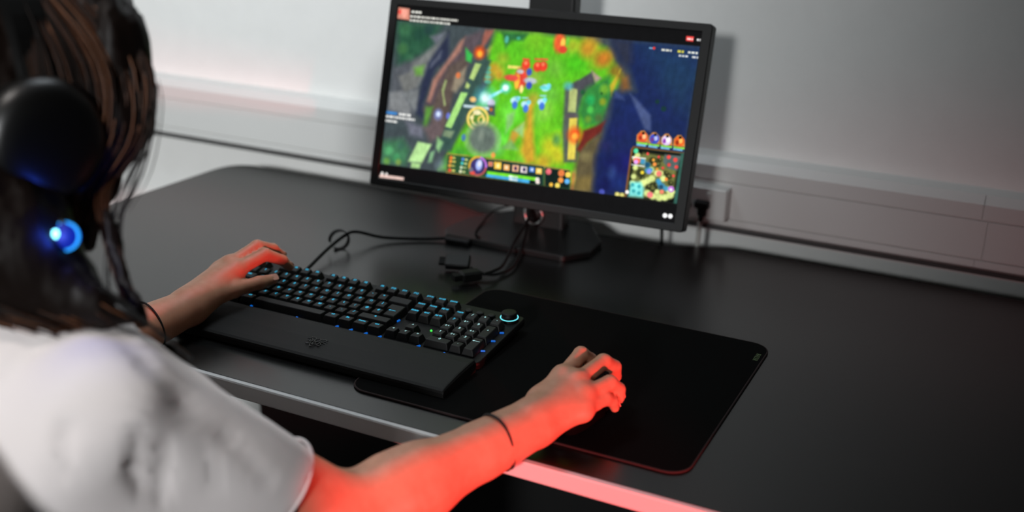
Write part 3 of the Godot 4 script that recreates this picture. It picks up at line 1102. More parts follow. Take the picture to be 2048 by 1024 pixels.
	_poly(C8(166, 222, 126), 2.0, 1.00, [257, 451, 280, 451, 238, 659, 216, 653])
	_poly(C8(120, 140, 110), 3.0, 1.00, [216, 673, 251, 672, 242, 715, 212, 708])
	_poly(C8(180, 224, 150), 3.0, 1.00, [126, 759, 176, 764, 149, 877, 99, 880])
	_poly(C8(170, 214, 140), 3.0, 1.00, [112, 881, 146, 882, 143, 911, 112, 914])
	_poly(C8(140, 190, 130), 4.0, 1.00, [193, 716, 216, 744, 205, 803, 193, 781])
	_poly(C8(130, 180, 130), 4.0, 1.00, [175, 810, 189, 798, 184, 865, 171, 868])
	_dab(C8(120, 140, 150), 216, 874, 21.7, 26.4, 0.60, 1)
	_dab(C8(236, 84, 30), 304, 221, 20.2, 21.7, 0.95, 1.2)
	_dab(C8(255, 190, 60), 305, 228, 10.1, 10.9, 0.90, 1.2)
	_poly(C8(84, 92, 86), 4.0, 1.00, [602, 362, 640, 314, 665, 386, 657, 489, 674, 752, 631, 762, 613, 599])
	_poly(C8(178, 190, 120), 2.0, 1.00, [617, 360, 643, 359, 647, 487, 622, 489])
	_poly(C8(226, 206, 84), 2.0, 1.00, [629, 521, 654, 512, 666, 739, 641, 745])
	_poly(C8(90, 82, 88), 3.0, 1.00, [617, 501, 656, 489, 660, 511, 616, 523])
	_poly(C8(76, 76, 82), 3.0, 1.00, [620, 344, 682, 260, 698, 323, 658, 404, 642, 363])
	_poly(C8(170, 146, 136), 3.0, 1.00, [679, 253, 715, 291, 697, 320])
	_dab(C8(90, 190, 200), 612, 350, 17.1, 14.0, 0.70, 1.2)
	_poly(C8(52, 132, 60), 8.0, 1.00, [671, 350, 739, 272, 754, 357, 743, 439, 729, 537, 683, 554, 655, 486, 659, 411])
	_dab(C8(120, 176, 50), 728, 347, 16.2, 17.3, 0.85, 1.2)
	_dab(C8(40, 170, 90), 689, 413, 15.3, 16.3, 0.85, 1.2)
	_dab(C8(80, 196, 80), 693, 464, 11.7, 12.5, 0.85, 1.2)
	_dab(C8(150, 160, 40), 728, 413, 11.7, 12.5, 0.85, 1.2)
	_dab(C8(110, 160, 50), 689, 516, 11.7, 12.5, 0.85, 1.2)
	_dab(C8(80, 110, 60), 722, 502, 13.5, 14.4, 0.85, 1.2)
	_dab(C8(30, 90, 50), 660, 374, 8.1, 8.7, 0.85, 1.2)
	_dab(C8(30, 90, 40), 721, 370, 4.5, 4.8, 0.85, 1.2)
	_poly(C8(196, 176, 50), 3.0, 1.00, [743, 323, 770, 231, 766, 289, 752, 379])
	_poly(C8(140, 90, 44), 8.0, 0.80, [764, 261, 798, 262, 808, 333, 784, 352])
	_poly(C8(96, 86, 60), 8.0, 1.00, [670, 675, 744, 563, 746, 644, 736, 911, 671, 912, 668, 764])
	_poly(C8(128, 110, 60), 8.0, 0.80, [678, 836, 733, 808, 735, 896, 675, 911])
	_dab(C8(150, 140, 90), 699, 713, 18.6, 17.1, 0.60, 1)
	_dab(C8(190, 160, 90), 669, 831, 7.8, 23.3, 0.70, 1.2)
	_poly(C8(110, 40, 34), 4.0, 1.00, [680, 577, 717, 547, 745, 512, 736, 572, 698, 639, 676, 696, 666, 683, 675, 630])
	_dab(C8(240, 70, 26), 654, 608, 24.8, 26.4, 0.90, 1.1)
	_dab(C8(255, 190, 70), 654, 615, 11.6, 11.6, 0.90, 1.2)
	_dab(C8(50, 130, 100), 597, 646, 15.5, 20.2, 0.60, 1)
	_poly(C8(26, 40, 84), 10.0, 1.00, [758, 182, 795, 227, 825, 337, 755, 364, 756, 495, 749, 570, 729, 706, 737, 918, 999, 896, 1005, 74, 726, 75])
	_poly(C8(46, 50, 66), 10.0, 0.90, [726, 75, 792, 77, 801, 187, 782, 228, 755, 157])
	_poly(C8(32, 62, 92), 30.0, 0.70, [823, 97, 997, 83, 1003, 239, 909, 292])
	_poly(C8(36, 70, 86), 30.0, 0.50, [920, 253, 998, 228, 995, 410, 945, 395])
	_dab(C8(28, 42, 100), 829, 455, 46.5, 41.9, 0.70, 0.9)
	_dab(C8(28, 36, 96), 793, 562, 46.5, 41.9, 0.70, 0.9)
	_dab(C8(30, 26, 110), 835, 727, 54.3, 48.8, 0.70, 0.9)
	_dab(C8(22, 26, 84), 778, 740, 46.5, 41.9, 0.70, 0.9)
	_dab(C8(20, 22, 80), 772, 855, 38.8, 34.9, 0.70, 0.9)
	_dab(C8(30, 50, 120), 814, 832, 31.0, 27.9, 0.70, 0.9)
	_dab(C8(28, 40, 92), 920, 437, 31.0, 27.9, 0.70, 0.9)
	_dab(C8(40, 40, 90), 756, 645, 23.3, 20.9, 0.70, 0.9)
	_poly(C8(72, 86, 130), 4.0, 1.00, [809, 354, 832, 379, 882, 456, 889, 540, 869, 530, 832, 422])
	_poly(C8(56, 72, 120), 4.0, 1.00, [762, 348, 790, 372, 795, 393, 761, 385])
	_dab(C8(86, 96, 200), 764, 892, 8.5, 8.5, 0.80, 2.0)
	_dab(C8(60, 90, 150), 787, 781, 15.5, 23.3, 0.50, 1)
	_dab(C8(24, 60, 50), 896, 380, 6.2, 6.2, 0.80, 2.0)
	_dab(C8(24, 60, 50), 918, 413, 7.8, 7.8, 0.80, 2.0)
	_poly(C8(120, 120, 60), 2.0, 1.00, [805, 882, 836, 881, 838, 907, 805, 907])
	_dab(C8(230, 220, 130), 813, 893, 6.2, 6.2, 1.00, 2.0)
	_dab(C8(220, 210, 120), 828, 893, 6.2, 6.2, 1.00, 2.0)
	_dab(C8(238, 90, 50), 565, 123, 18.6, 31.0, 0.95, 1.6)
	_dab(C8(255, 190, 80), 576, 122, 7.0, 14.0, 1.00, 2.0)
	_dab(C8(220, 70, 50), 579, 159, 12.4, 10.9, 1.00, 2.0)
	_dab(C8(110, 190, 60), 591, 113, 5.4, 10.9, 1.00, 2.0)
	_dab(C8(232, 64, 44), 465, 261, 13.2, 14.7, 1.00, 2)
	_dab(C8(250, 130, 90), 464, 252, 5.4, 5.4, 1.00, 2.0)
	_dab(C8(232, 64, 44), 504, 265, 13.2, 14.7, 1.00, 2)
	_dab(C8(250, 130, 90), 504, 255, 5.4, 5.4, 1.00, 2.0)
	_dab(C8(232, 64, 44), 522, 259, 13.2, 14.7, 1.00, 2)
	_dab(C8(250, 130, 90), 521, 249, 5.4, 5.4, 1.00, 2.0)
	_poly(C8(240, 80, 60), 1.2, 1.00, [451, 227, 475, 226, 476, 235, 452, 236])
	_poly(C8(240, 80, 60), 1.2, 1.00, [490, 221, 514, 219, 514, 228, 491, 229])
	_poly(C8(240, 80, 60), 1.2, 1.00, [512, 217, 535, 216, 535, 225, 512, 226])
	_poly(C8(236, 220, 110), 1.5, 1.00, [405, 273, 449, 271, 449, 288, 406, 291])
	_dab(C8(226, 70, 56), 454, 338, 20.2, 31.0, 1.00, 2)
	_dab(C8(250, 180, 60), 443, 356, 7.8, 23.3, 1.00, 2.0)
	_dab(C8(226, 80, 70), 422, 340, 23.3, 9.3, 1.00, 2.0)
	_dab(C8(180, 190, 200), 486, 345, 20.2, 9.3, 1.00, 2.0)
	_dab(C8(60, 80, 190), 484, 371, 9.3, 10.9, 1.00, 2.0)
	_dab(C8(66, 88, 190), 479, 298, 8.5, 10.9, 1.00, 2.0)
	_dab(C8(200, 200, 200), 449, 301, 10.9, 6.2, 1.00, 2.0)
	_dab(C8(246, 226, 140), 460, 395, 6.2, 12.4, 1.00, 2.0)
	_dab(C8(190, 236, 250), 538, 374, 12.4, 10.1, 1.00, 2.0)
	_dab(C8(110, 220, 220), 538, 374, 17.1, 6.2, 1.00, 2.0)
	_dab(C8(120, 215, 235), 549, 361, 7.0, 7.0, 1.00, 2.0)
	_dab(C8(190, 236, 250), 442, 463, 12.4, 10.1, 1.00, 2.0)
	_dab(C8(70, 120, 220), 445, 486, 8.5, 11.6, 1.00, 2.0)
	_dab(C8(120, 215, 235), 453, 449, 7.0, 7.0, 1.00, 2.0)
	_dab(C8(190, 236, 250), 479, 476, 12.4, 10.1, 1.00, 2.0)
	_dab(C8(70, 120, 220), 483, 498, 8.5, 11.6, 1.00, 2.0)
	_dab(C8(120, 215, 235), 490, 462, 7.0, 7.0, 1.00, 2.0)
	_dab(C8(190, 236, 250), 532, 453, 12.4, 10.1, 1.00, 2.0)
	_dab(C8(70, 120, 220), 535, 475, 8.5, 11.6, 1.00, 2.0)
	_dab(C8(120, 215, 235), 542, 439, 7.0, 7.0, 1.00, 2.0)
	_poly(C8(150, 215, 235), 1.2, 1.00, [439, 440, 461, 437, 461, 444, 439, 447])
	_poly(C8(150, 215, 235), 1.2, 1.00, [465, 439, 487, 436, 488, 443, 466, 446])
	_poly(C8(150, 215, 235), 1.2, 1.00, [524, 416, 545, 413, 546, 420, 524, 423])
	_poly(C8(170, 235, 245), 2.0, 1.00, [350, 454, 403, 399, 408, 411, 356, 473])
	_dab(C8(80, 215, 225), 343, 469, 40.3, 40.3, 0.75, 0.9)
	_dab(C8(235, 255, 255), 343, 469, 20.2, 20.2, 0.95, 1)
	_dab(C8(90, 225, 235), 407, 398, 18.6, 18.6, 0.80, 1.1)
	_dab(C8(235, 255, 255), 407, 398, 9.3, 9.3, 1.00, 2.0)
	_dab(C8(235, 190, 120), 301, 483, 10.9, 7.8, 1.00, 2.0)
	_dab(C8(200, 200, 225), 365, 491, 12.4, 12.4, 1.00, 2.0)
	_poly(C8(70, 78, 90), 3.0, 1.00, [354, 506, 378, 501, 383, 560, 354, 559])
	_poly(C8(200, 222, 230), 1.5, 1.00, [271, 517, 359, 515, 360, 531, 272, 532])
	_dab(C8(190, 110, 40), 367, 527, 5.4, 5.4, 1.00, 2.0)
	_dab(C8(92, 108, 66), 326, 587, 37.2, 35.7, 0.60, 2)
	_ringdab(C8(246, 214, 110), 326, 587, 34.1, 6.2, 1.0, 0, 7.0)
	_ringdab(C8(250, 226, 140), 326, 587, 20.2, 4.7, 1.0, 0, 7.0)
	_ringdab(C8(240, 210, 110), 339, 591, 10.9, 3.9, 1.0, 0, 7.0)
	_dab(C8(250, 236, 170), 305, 584, 6.2, 6.2, 1.00, 2.0)
	_dab(C8(250, 240, 190), 321, 552, 12.4, 7.8, 1.00, 2.0)
	_dab(C8(150, 178, 150), 351, 697, 52.7, 48.1, 0.50, 6)
	_dab(C8(104, 118, 108), 351, 694, 43.4, 40.3, 1.00, 2.5)
	_dab(C8(140, 150, 136), 345, 675, 10.9, 18.6, 0.60, 1)
	_dab(C8(86, 96, 90), 372, 703, 15.5, 20.2, 0.70, 1)
	_dab(C8(70, 110, 200), 285, 701, 7.0, 10.9, 0.80, 2.0)
	_dab(C8(240, 160, 80), 394, 777, 7.0, 8.5, 1.00, 2.0)
	_poly(C8(44, 84, 52), 1.5, 1.00, [237, 807, 314, 805, 371, 795, 570, 797, 654, 800, 664, 906, 575, 909, 376, 909, 239, 907])
	_poly(C8(20, 44, 44), 1.5, 1.00, [371, 806, 565, 807, 571, 904, 375, 900])
	_poly(C8(16, 34, 30), 1.5, 1.00, [574, 807, 651, 806, 658, 899, 579, 902])
	_poly(C8(190, 150, 70), 1.0, 0.90, [236, 801, 314, 797, 315, 802, 235, 807])
	_poly(C8(190, 150, 70), 1.0, 0.90, [370, 796, 570, 794, 571, 800, 369, 802])
	_poly(C8(190, 150, 70), 1.0, 0.90, [569, 794, 578, 905, 580, 910, 568, 800])
	_poly(C8(190, 150, 70), 1.0, 0.90, [569, 799, 651, 798, 652, 803, 568, 805])
	_poly(C8(190, 150, 70), 1.0, 0.90, [239, 906, 376, 908, 378, 913, 238, 912])
	_poly(C8(190, 150, 70), 1.0, 0.90, [375, 908, 578, 906, 580, 911, 374, 914])
	_poly(C8(190, 150, 70), 1.0, 0.90, [655, 802, 664, 906, 666, 911, 654, 808])
	_poly(C8(190, 150, 70), 1.0, 0.90, [236, 802, 240, 905, 242, 911, 235, 808])
	_poly(C8(190, 150, 70), 1.0, 0.90, [577, 906, 664, 906, 666, 911, 577, 912])
	_poly(C8(205, 120, 60), 3.0, 0.60, [659, 804, 672, 818, 674, 906, 664, 903])
	_dab(C8(240, 120, 50), 250, 824, 5.4, 5.4, 1.00, 2.0)
	_scrawl(C8(225, 215, 110), 256, 818, 10.9, 9.6, rng)
	_dab(C8(240, 150, 60), 250, 845, 5.4, 5.4, 1.00, 2.0)
	_scrawl(C8(225, 215, 110), 257, 839, 10.9, 9.6, rng)
	_dab(C8(235, 170, 70), 249, 869, 5.4, 5.4, 1.00, 2.0)
	_scrawl(C8(225, 215, 110), 256, 863, 10.9, 9.6, rng)
	_dab(C8(240, 90, 60), 251, 895, 5.4, 5.4, 1.00, 2.0)
	_scrawl(C8(225, 215, 110), 258, 889, 10.9, 9.6, rng)
	_dab(C8(90, 140, 230), 292, 823, 4.7, 4.7, 1.00, 2.0)
	_scrawl(C8(215, 225, 150), 299, 818, 10.1, 9.6, rng)
	_dab(C8(80, 210, 210), 291, 846, 4.7, 4.7, 1.00, 2.0)
	_scrawl(C8(215, 225, 150), 298, 841, 10.1, 9.6, rng)
	_dab(C8(200, 220, 190), 290, 870, 4.7, 4.7, 1.00, 2.0)
	_scrawl(C8(215, 225, 150), 297, 864, 10.1, 9.6, rng)
	_dab(C8(230, 230, 190), 289, 893, 4.7, 4.7, 1.00, 2.0)
	_scrawl(C8(215, 225, 150), 296, 888, 10.1, 9.6, rng)
	_ringdab(C8(232, 176, 60), 346, 850, 28.7, 5.4, 1.0, 2.6, 4.9)
	_ringdab(C8(200, 120, 230), 346, 850, 28.7, 5.4, 1.0, 4.9, 7)
	_ringdab(C8(90, 190, 80), 346, 850, 28.7, 4.7, 1.0, 2.2, 2.7)
	_ringdab(C8(200, 90, 90), 346, 850, 27.9, 4.7, 1.0, 0, 2.2)
	_dab(C8(60, 50, 110), 346, 850, 20.9, 20.9, 1.00, 4)
	_dab(C8(170, 190, 250), 350, 842, 10.9, 17.1, 1.00, 2.0)
	_dab(C8(230, 230, 255), 351, 833, 6.2, 9.3, 1.00, 2.0)
	_dab(C8(230, 80, 70), 330, 891, 9.3, 6.2, 1.00, 2.0)
	_dab(C8(110, 110, 130), 325, 875, 7.0, 7.0, 1.00, 2.0)
	_poly(C8(236, 160, 130), 1.2, 1.00, [381, 816, 396, 815, 397, 840, 382, 841])
	_dab(C8(200, 80, 60), 389, 828, 3.4, 4.1, 1.00, 2.0)
	_poly(C8(252, 200, 70), 1.2, 1.00, [400, 812, 425, 810, 427, 850, 403, 852])
	_dab(C8(255, 240, 160), 414, 831, 5.6, 6.7, 1.00, 2.0)
	_poly(C8(250, 180, 100), 1.2, 1.00, [433, 818, 454, 817, 455, 850, 435, 851])
	_dab(C8(255, 230, 190), 444, 833, 4.7, 5.6, 1.00, 2.0)
	_poly(C8(245, 190, 150), 1.2, 1.00, [463, 815, 485, 814, 486, 849, 465, 851])
	_dab(C8(60, 30, 80), 475, 832, 5.0, 6.0, 1.00, 2.0)
	_poly(C8(235, 220, 220), 1.2, 1.00, [491, 816, 513, 815, 515, 850, 493, 851])
	_dab(C8(50, 40, 80), 504, 832, 5.0, 6.0, 1.00, 2.0)
	_poly(C8(80, 130, 220), 1.2, 1.00, [520, 813, 538, 812, 539, 840, 522, 841])
	_dab(C8(210, 230, 250), 530, 826, 4.0, 4.8, 1.00, 2.0)
	_poly(C8(250, 200, 90), 1.2, 1.00, [542, 813, 562, 812, 564, 844, 544, 846])
	_dab(C8(255, 230, 150), 553, 828, 4.7, 5.6, 1.00, 2.0)
	_poly(C8(120, 226, 50), 1.2, 1.00, [380, 869, 551, 865, 549, 885, 381, 888])
	_poly(C8(70, 170, 230), 1.2, 1.00, [378, 887, 527, 885, 526, 903, 379, 902])
	_poly(C8(8, 14, 14), 1.0, 1.00, [528, 886, 542, 886, 543, 900, 528, 900])
	_scrawl(C8(245, 250, 245), 456, 875, 31.0, 11.0, rng)
	_scrawl(C8(245, 250, 245), 458, 891, 27.9, 11.0, rng)
	_dab(C8(250, 240, 230), 552, 877, 7.0, 7.0, 1.00, 2.0)
	_dab(C8(250, 230, 220), 554, 891, 7.0, 4.7, 1.00, 2.0)
	_dab(C8(236, 110, 120), 585, 824, 8.4, 8.4, 1.00, 3)
	_dab(C8(240, 130, 70), 627, 823, 9.5, 9.5, 1.00, 3)
	_dab(C8(250, 210, 90), 649, 826, 7.8, 7.8, 1.00, 3)
	_dab(C8(240, 150, 70), 628, 861, 7.8, 7.8, 1.00, 3)
	_dab(C8(100, 180, 240), 649, 863, 7.3, 7.3, 1.00, 3)
	_dab(C8(250, 190, 70), 599, 893, 5.6, 5.6, 1.00, 3)
	_dab(C8(250, 220, 100), 620, 892, 7.3, 7.3, 1.00, 3)
	_poly(C8(150, 96, 44), 2.0, 1.00, [842, 627, 998, 626, 995, 911, 837, 910, 836, 645])
	_poly(C8(24, 40, 36), 2.0, 1.00, [846, 634, 997, 632, 992, 900, 842, 900, 842, 648])
	_poly(C8(50, 96, 84), 2.0, 1.00, [985, 632, 998, 629, 999, 907, 986, 901])
	_poly(C8(10, 14, 12), 1.5, 1.00, [844, 640, 989, 637, 988, 895, 845, 896])
	_poly(C8(112, 116, 62), 4.0, 1.00, [875, 654, 980, 657, 984, 744, 983, 861, 971, 882, 855, 894, 849, 770, 857, 696])
	_poly(C8(84, 100, 98), 2.0, 1.00, [941, 648, 991, 645, 986, 726, 958, 720, 939, 689])
	_dab(C8(36, 40, 22), 908, 691, 13.0, 11.2, 0.85, 1.5)
	_dab(C8(120, 122, 66), 910, 688, 5.0, 5.0, 0.80, 2.0)
	_dab(C8(36, 40, 22), 923, 705, 9.8, 8.4, 0.85, 1.5)
	_dab(C8(120, 122, 66), 925, 702, 3.7, 3.7, 0.80, 2.0)
	_dab(C8(36, 40, 22), 893, 718, 8.5, 7.3, 0.85, 1.5)
	_dab(C8(120, 122, 66), 895, 715, 3.2, 3.2, 0.80, 2.0)
	_dab(C8(36, 40, 22), 876, 763, 14.3, 12.3, 0.85, 1.5)
	_dab(C8(120, 122, 66), 878, 760, 5.5, 5.5, 0.80, 2.0)
	_dab(C8(36, 40, 22), 884, 791, 8.5, 7.3, 0.85, 1.5)
	_dab(C8(120, 122, 66), 886, 788, 3.2, 3.2, 0.80, 2.0)
	_dab(C8(36, 40, 22), 918, 830, 19.5, 16.7, 0.85, 1.5)
	_dab(C8(120, 122, 66), 919, 828, 7.4, 7.4, 0.80, 2.0)
	_dab(C8(36, 40, 22), 905, 827, 9.8, 8.4, 0.85, 1.5)
	_dab(C8(120, 122, 66), 907, 825, 3.7, 3.7, 0.80, 2.0)
	_dab(C8(36, 40, 22), 961, 761, 11.1, 9.5, 0.85, 1.5)
	_dab(C8(120, 122, 66), 963, 758, 4.2, 4.2, 0.80, 2.0)
	_dab(C8(36, 40, 22), 953, 745, 7.8, 6.7, 0.85, 1.5)
	_dab(C8(120, 122, 66), 955, 742, 3.0, 3.0, 0.80, 2.0)
	_dab(C8(36, 40, 22), 971, 794, 8.5, 7.3, 0.85, 1.5)
	_dab(C8(120, 122, 66), 972, 791, 3.2, 3.2, 0.80, 2.0)
	_dab(C8(36, 40, 22), 928, 680, 8.5, 7.3, 0.85, 1.5)
	_dab(C8(120, 122, 66), 930, 677, 3.2, 3.2, 0.80, 2.0)
	_dab(C8(36, 40, 22), 928, 816, 8.5, 7.3, 0.85, 1.5)
	_dab(C8(120, 122, 66), 930, 813, 3.2, 3.2, 0.80, 2.0)
	_dab(C8(224, 238, 148), 859, 672, 8.9, 8.5, 0.95, 1.6)
	_dab(C8(224, 238, 148), 855, 691, 10.5, 10.1, 0.95, 1.6)
	_dab(C8(224, 238, 148), 857, 738, 8.1, 7.8, 0.95, 1.6)
	_dab(C8(224, 238, 148), 856, 786, 8.1, 7.8, 0.95, 1.6)
	_dab(C8(224, 238, 148), 855, 822, 8.9, 8.5, 0.95, 1.6)
	_dab(C8(224, 238, 148), 887, 814, 12.1, 11.6, 0.95, 1.6)
	_dab(C8(224, 238, 148), 900, 799, 10.5, 10.1, 0.95, 1.6)
	_dab(C8(224, 238, 148), 912, 784, 10.5, 10.1, 0.95, 1.6)
	_dab(C8(224, 238, 148), 907, 738, 8.9, 8.5, 0.95, 1.6)
	_dab(C8(224, 238, 148), 927, 751, 10.5, 10.1, 0.95, 1.6)
	_dab(C8(224, 238, 148), 937, 749, 8.1, 7.8, 0.95, 1.6)
	_dab(C8(224, 238, 148), 946, 776, 9.7, 9.3, 0.95, 1.6)
	_dab(C8(224, 238, 148), 905, 863, 10.5, 10.1, 0.95, 1.6)
	_dab(C8(224, 238, 148), 923, 876, 10.5, 10.1, 0.95, 1.6)
	_dab(C8(224, 238, 148), 943, 877, 12.1, 11.6, 0.95, 1.6)
	_dab(C8(224, 238, 148), 960, 873, 10.5, 10.1, 0.95, 1.6)
	_dab(C8(224, 238, 148), 975, 857, 11.3, 10.9, 0.95, 1.6)
	_dab(C8(224, 238, 148), 967, 830, 8.9, 8.5, 0.95, 1.6)
	_dab(C8(224, 238, 148), 934, 850, 8.1, 7.8, 0.95, 1.6)
	_dab(C8(224, 238, 148), 981, 838, 7.3, 7.0, 0.95, 1.6)
	_dab(C8(60, 150, 200), 877, 701, 10.2, 9.3, 0.90, 1.4)
	_dab(C8(60, 150, 200), 893, 715, 8.9, 8.1, 0.90, 1.4)
	_dab(C8(60, 150, 200), 897, 744, 10.2, 9.3, 0.90, 1.4)
	_dab(C8(60, 150, 200), 905, 739, 7.5, 6.8, 0.90, 1.4)
	_dab(C8(60, 150, 200), 933, 791, 8.2, 7.4, 0.90, 1.4)
	_dab(C8(60, 150, 200), 945, 817, 11.6, 10.5, 0.90, 1.4)
	_dab(C8(60, 150, 200), 960, 826, 8.2, 7.4, 0.90, 1.4)
	_dab(C8(60, 150, 200), 937, 802, 7.5, 6.8, 0.90, 1.4)
	_dab(C8(30, 90, 120), 893, 715, 7.0, 7.0, 1.00, 2.0)
	_dab(C8(130, 140, 230), 901, 749, 7.0, 7.0, 1.00, 2.0)
	_dab(C8(40, 80, 110), 944, 821, 6.2, 6.2, 1.00, 2.0)
	_poly(C8(130, 232, 226), 4.0, 1.00, [849, 817, 880, 810, 893, 842, 893, 890, 848, 895])
	_dab(C8(40, 150, 160), 856, 831, 5.4, 5.4, 0.70, 2.0)
	_dab(C8(40, 150, 160), 877, 835, 5.4, 5.4, 0.70, 2.0)
	_dab(C8(40, 150, 160), 862, 862, 5.4, 5.4, 0.70, 2.0)
	_dab(C8(40, 150, 160), 879, 870, 5.4, 5.4, 0.70, 2.0)
	_dab(C8(234, 74, 70), 889, 657, 3.9, 3.9, 1.00, 2.2)
	_dab(C8(234, 74, 70), 924, 666, 3.9, 3.9, 1.00, 2.2)
	_dab(C8(234, 74, 70), 941, 721, 3.9, 3.9, 1.00, 2.2)
	_dab(C8(234, 74, 70), 954, 660, 5.6, 5.6, 1.00, 2.2)
	_dab(C8(234, 74, 70), 975, 670, 6.1, 6.1, 1.00, 2.2)
	_dab(C8(234, 74, 70), 958, 700, 5.0, 5.0, 1.00, 2.2)
	_dab(C8(234, 74, 70), 981, 706, 5.0, 5.0, 1.00, 2.2)
	_dab(C8(234, 74, 70), 976, 754, 3.9, 3.9, 1.00, 2.2)
	_dab(C8(250, 110, 80), 859, 699, 10.1, 10.1, 1.00, 2.2)
	_dab(C8(220, 160, 240), 857, 708, 6.2, 6.2, 1.00, 2.2)
	_dab(C8(250, 130, 120), 932, 753, 7.8, 7.8, 1.00, 2.2)
	_dab(C8(250, 130, 130), 914, 870, 8.5, 8.5, 1.00, 2.2)
	_dab(C8(250, 140, 110), 948, 846, 6.2, 6.2, 1.00, 2.2)
	_dab(C8(200, 120, 230), 975, 825, 8.5, 8.5, 1.00, 2.2)
	_dab(C8(255, 255, 255), 975, 828, 3.9, 3.9, 1.00, 2.2)
	_dab(C8(250, 150, 70), 915, 707, 5.4, 5.4, 1.00, 2.2)
	_dab(C8(250, 220, 60), 881, 759, 4.7, 4.7, 1.00, 2.2)
	_dab(C8(240, 160, 60), 924, 731, 3.9, 3.9, 1.00, 2.2)
	_dab(C8(240, 160, 60), 909, 685, 3.9, 3.9, 1.00, 2.2)
	_dab(C8(250, 150, 70), 956, 777, 4.7, 4.7, 1.00, 2.2)
	_dab(C8(255, 255, 255), 843, 873, 5.4, 5.4, 1.00, 2.2)
	_dab(C8(90, 230, 170), 852, 650, 7.0, 7.0, 1.00, 2.2)
	_poly(C8(245, 250, 250), 1.0, 1.00, [843, 682, 885, 681, 886, 686, 844, 688])
	_poly(C8(245, 250, 250), 1.0, 1.00, [882, 681, 885, 723, 885, 729, 883, 686])
	_poly(C8(245, 250, 250), 1.0, 1.00, [843, 722, 885, 723, 885, 729, 844, 727])
	_poly(C8(245, 250, 250), 1.0, 1.00, [843, 682, 848, 690, 848, 696, 844, 688])
	_poly(C8(214, 140, 60), 1.5, 1.00, [849, 600, 848, 565, 859, 541, 869, 538, 882, 560, 886, 598])
	_dab(C8(234, 90, 50), 866, 574, 13.2, 13.2, 1.00, 3)
	_dab(C8(250, 200, 140), 871, 570, 5.4, 7.0, 1.00, 2.0)
	_dab(C8(160, 50, 30), 860, 579, 4.7, 6.2, 1.00, 2.0)
	_dab(C8(20, 16, 10), 867, 552, 3.9, 3.9, 1.00, 2.0)
	_poly(C8(150, 236, 70), 1.2, 1.00, [850, 602, 885, 601, 885, 611, 851, 611])
	_poly(C8(130, 205, 240), 1.2, 1.00, [851, 612, 880, 612, 880, 621, 851, 621])
	_poly(C8(214, 140, 60), 1.5, 1.00, [886, 601, 885, 566, 895, 542, 905, 540, 919, 561, 923, 599])
	_dab(C8(60, 80, 200), 903, 575, 13.2, 13.2, 1.00, 3)
	_dab(C8(180, 190, 240), 907, 571, 5.4, 7.0, 1.00, 2.0)
	_dab(C8(120, 60, 140), 897, 580, 4.7, 6.2, 1.00, 2.0)
	_dab(C8(20, 16, 10), 904, 553, 3.9, 3.9, 1.00, 2.0)
	_poly(C8(150, 236, 70), 1.2, 1.00, [887, 603, 921, 602, 921, 612, 888, 612])
	_poly(C8(130, 205, 240), 1.2, 1.00, [888, 613, 916, 613, 916, 622, 888, 621])
	_poly(C8(214, 140, 60), 1.5, 1.00, [924, 600, 923, 565, 933, 542, 943, 539, 956, 561, 960, 598])
	_dab(C8(220, 200, 240), 940, 575, 13.2, 13.2, 1.00, 3)
	_dab(C8(255, 250, 255), 945, 571, 5.4, 7.0, 1.00, 2.0)
	_dab(C8(150, 70, 180), 934, 580, 4.7, 6.2, 1.00, 2.0)
	_dab(C8(20, 16, 10), 941, 553, 3.9, 3.9, 1.00, 2.0)
	_poly(C8(150, 236, 70), 1.2, 1.00, [925, 602, 959, 602, 959, 611, 926, 611])
	_poly(C8(130, 205, 240), 1.2, 1.00, [926, 612, 953, 612, 953, 622, 926, 621])
	_poly(C8(214, 140, 60), 1.5, 1.00, [962, 599, 961, 564, 971, 540, 981, 538, 994, 560, 998, 597])
	_dab(C8(236, 100, 40), 979, 573, 13.2, 13.2, 1.00, 3)
	_dab(C8(255, 190, 90), 983, 569, 5.4, 7.0, 1.00, 2.0)
	_dab(C8(150, 50, 20), 973, 579, 4.7, 6.2, 1.00, 2.0)
	_dab(C8(20, 16, 10), 980, 551, 3.9, 3.9, 1.00, 2.0)
	_poly(C8(150, 236, 70), 1.2, 1.00, [964, 601, 997, 600, 997, 610, 964, 610])
	_poly(C8(130, 205, 240), 1.2, 1.00, [964, 611, 992, 611, 992, 620, 964, 619])
	var K := C8(15, 15, 16)
	_poly(K, 1.0, 1.0, [-15, -23, 1010, -21, 1005, 73, -1, 86])
	_poly(K, 1.0, 1.0, [-1, 917, 999, 897, 994, 1032, -14, 1028])
	_poly(C8(214, 140, 120), 1.2, 1.00, [-4, 11, 40, 14, 44, 79, -2, 76])
	_dab(C8(250, 170, 150), 22, 41, 10.9, 12.4, 1.00, 2.0)
	_dab(C8(220, 80, 70), 6, 37, 5.4, 7.8, 1.00, 2.0)
	_scrawl(C8(246, 246, 236), 48, 24, 35.7, 12.4, rng)
	_scrawl(C8(246, 246, 236), 45, 51, 170.5, 11.0, rng)
	_scrawl(C8(246, 246, 236), 45, 73, 144.2, 11.0, rng)
	_poly(C8(236, 70, 66), 1.2, 1.00, [954, 27, 977, 27, 977, 53, 955, 52])
	_scrawl(C8(255, 225, 220), 958, 37, 17.1, 8.3, rng)
	_scrawl(C8(240, 240, 240), 987, 36, 10.9, 11.0, rng)
	_scrawl(C8(120, 170, 210), 848, 102, 10.9, 8.3, rng)
	_dab(C8(230, 60, 50), 863, 105, 3.9, 3.9, 1.00, 2.0)
	_scrawl(C8(225, 225, 210), 886, 104, 31.0, 11.0, rng)
	_scrawl(C8(230, 220, 80), 935, 103, 18.6, 12.4, rng)
	_scrawl(C8(225, 225, 215), 966, 104, 29.5, 11.0, rng)
	_scrawl(C8(225, 225, 225), 940, 126, 27.9, 9.6, rng)
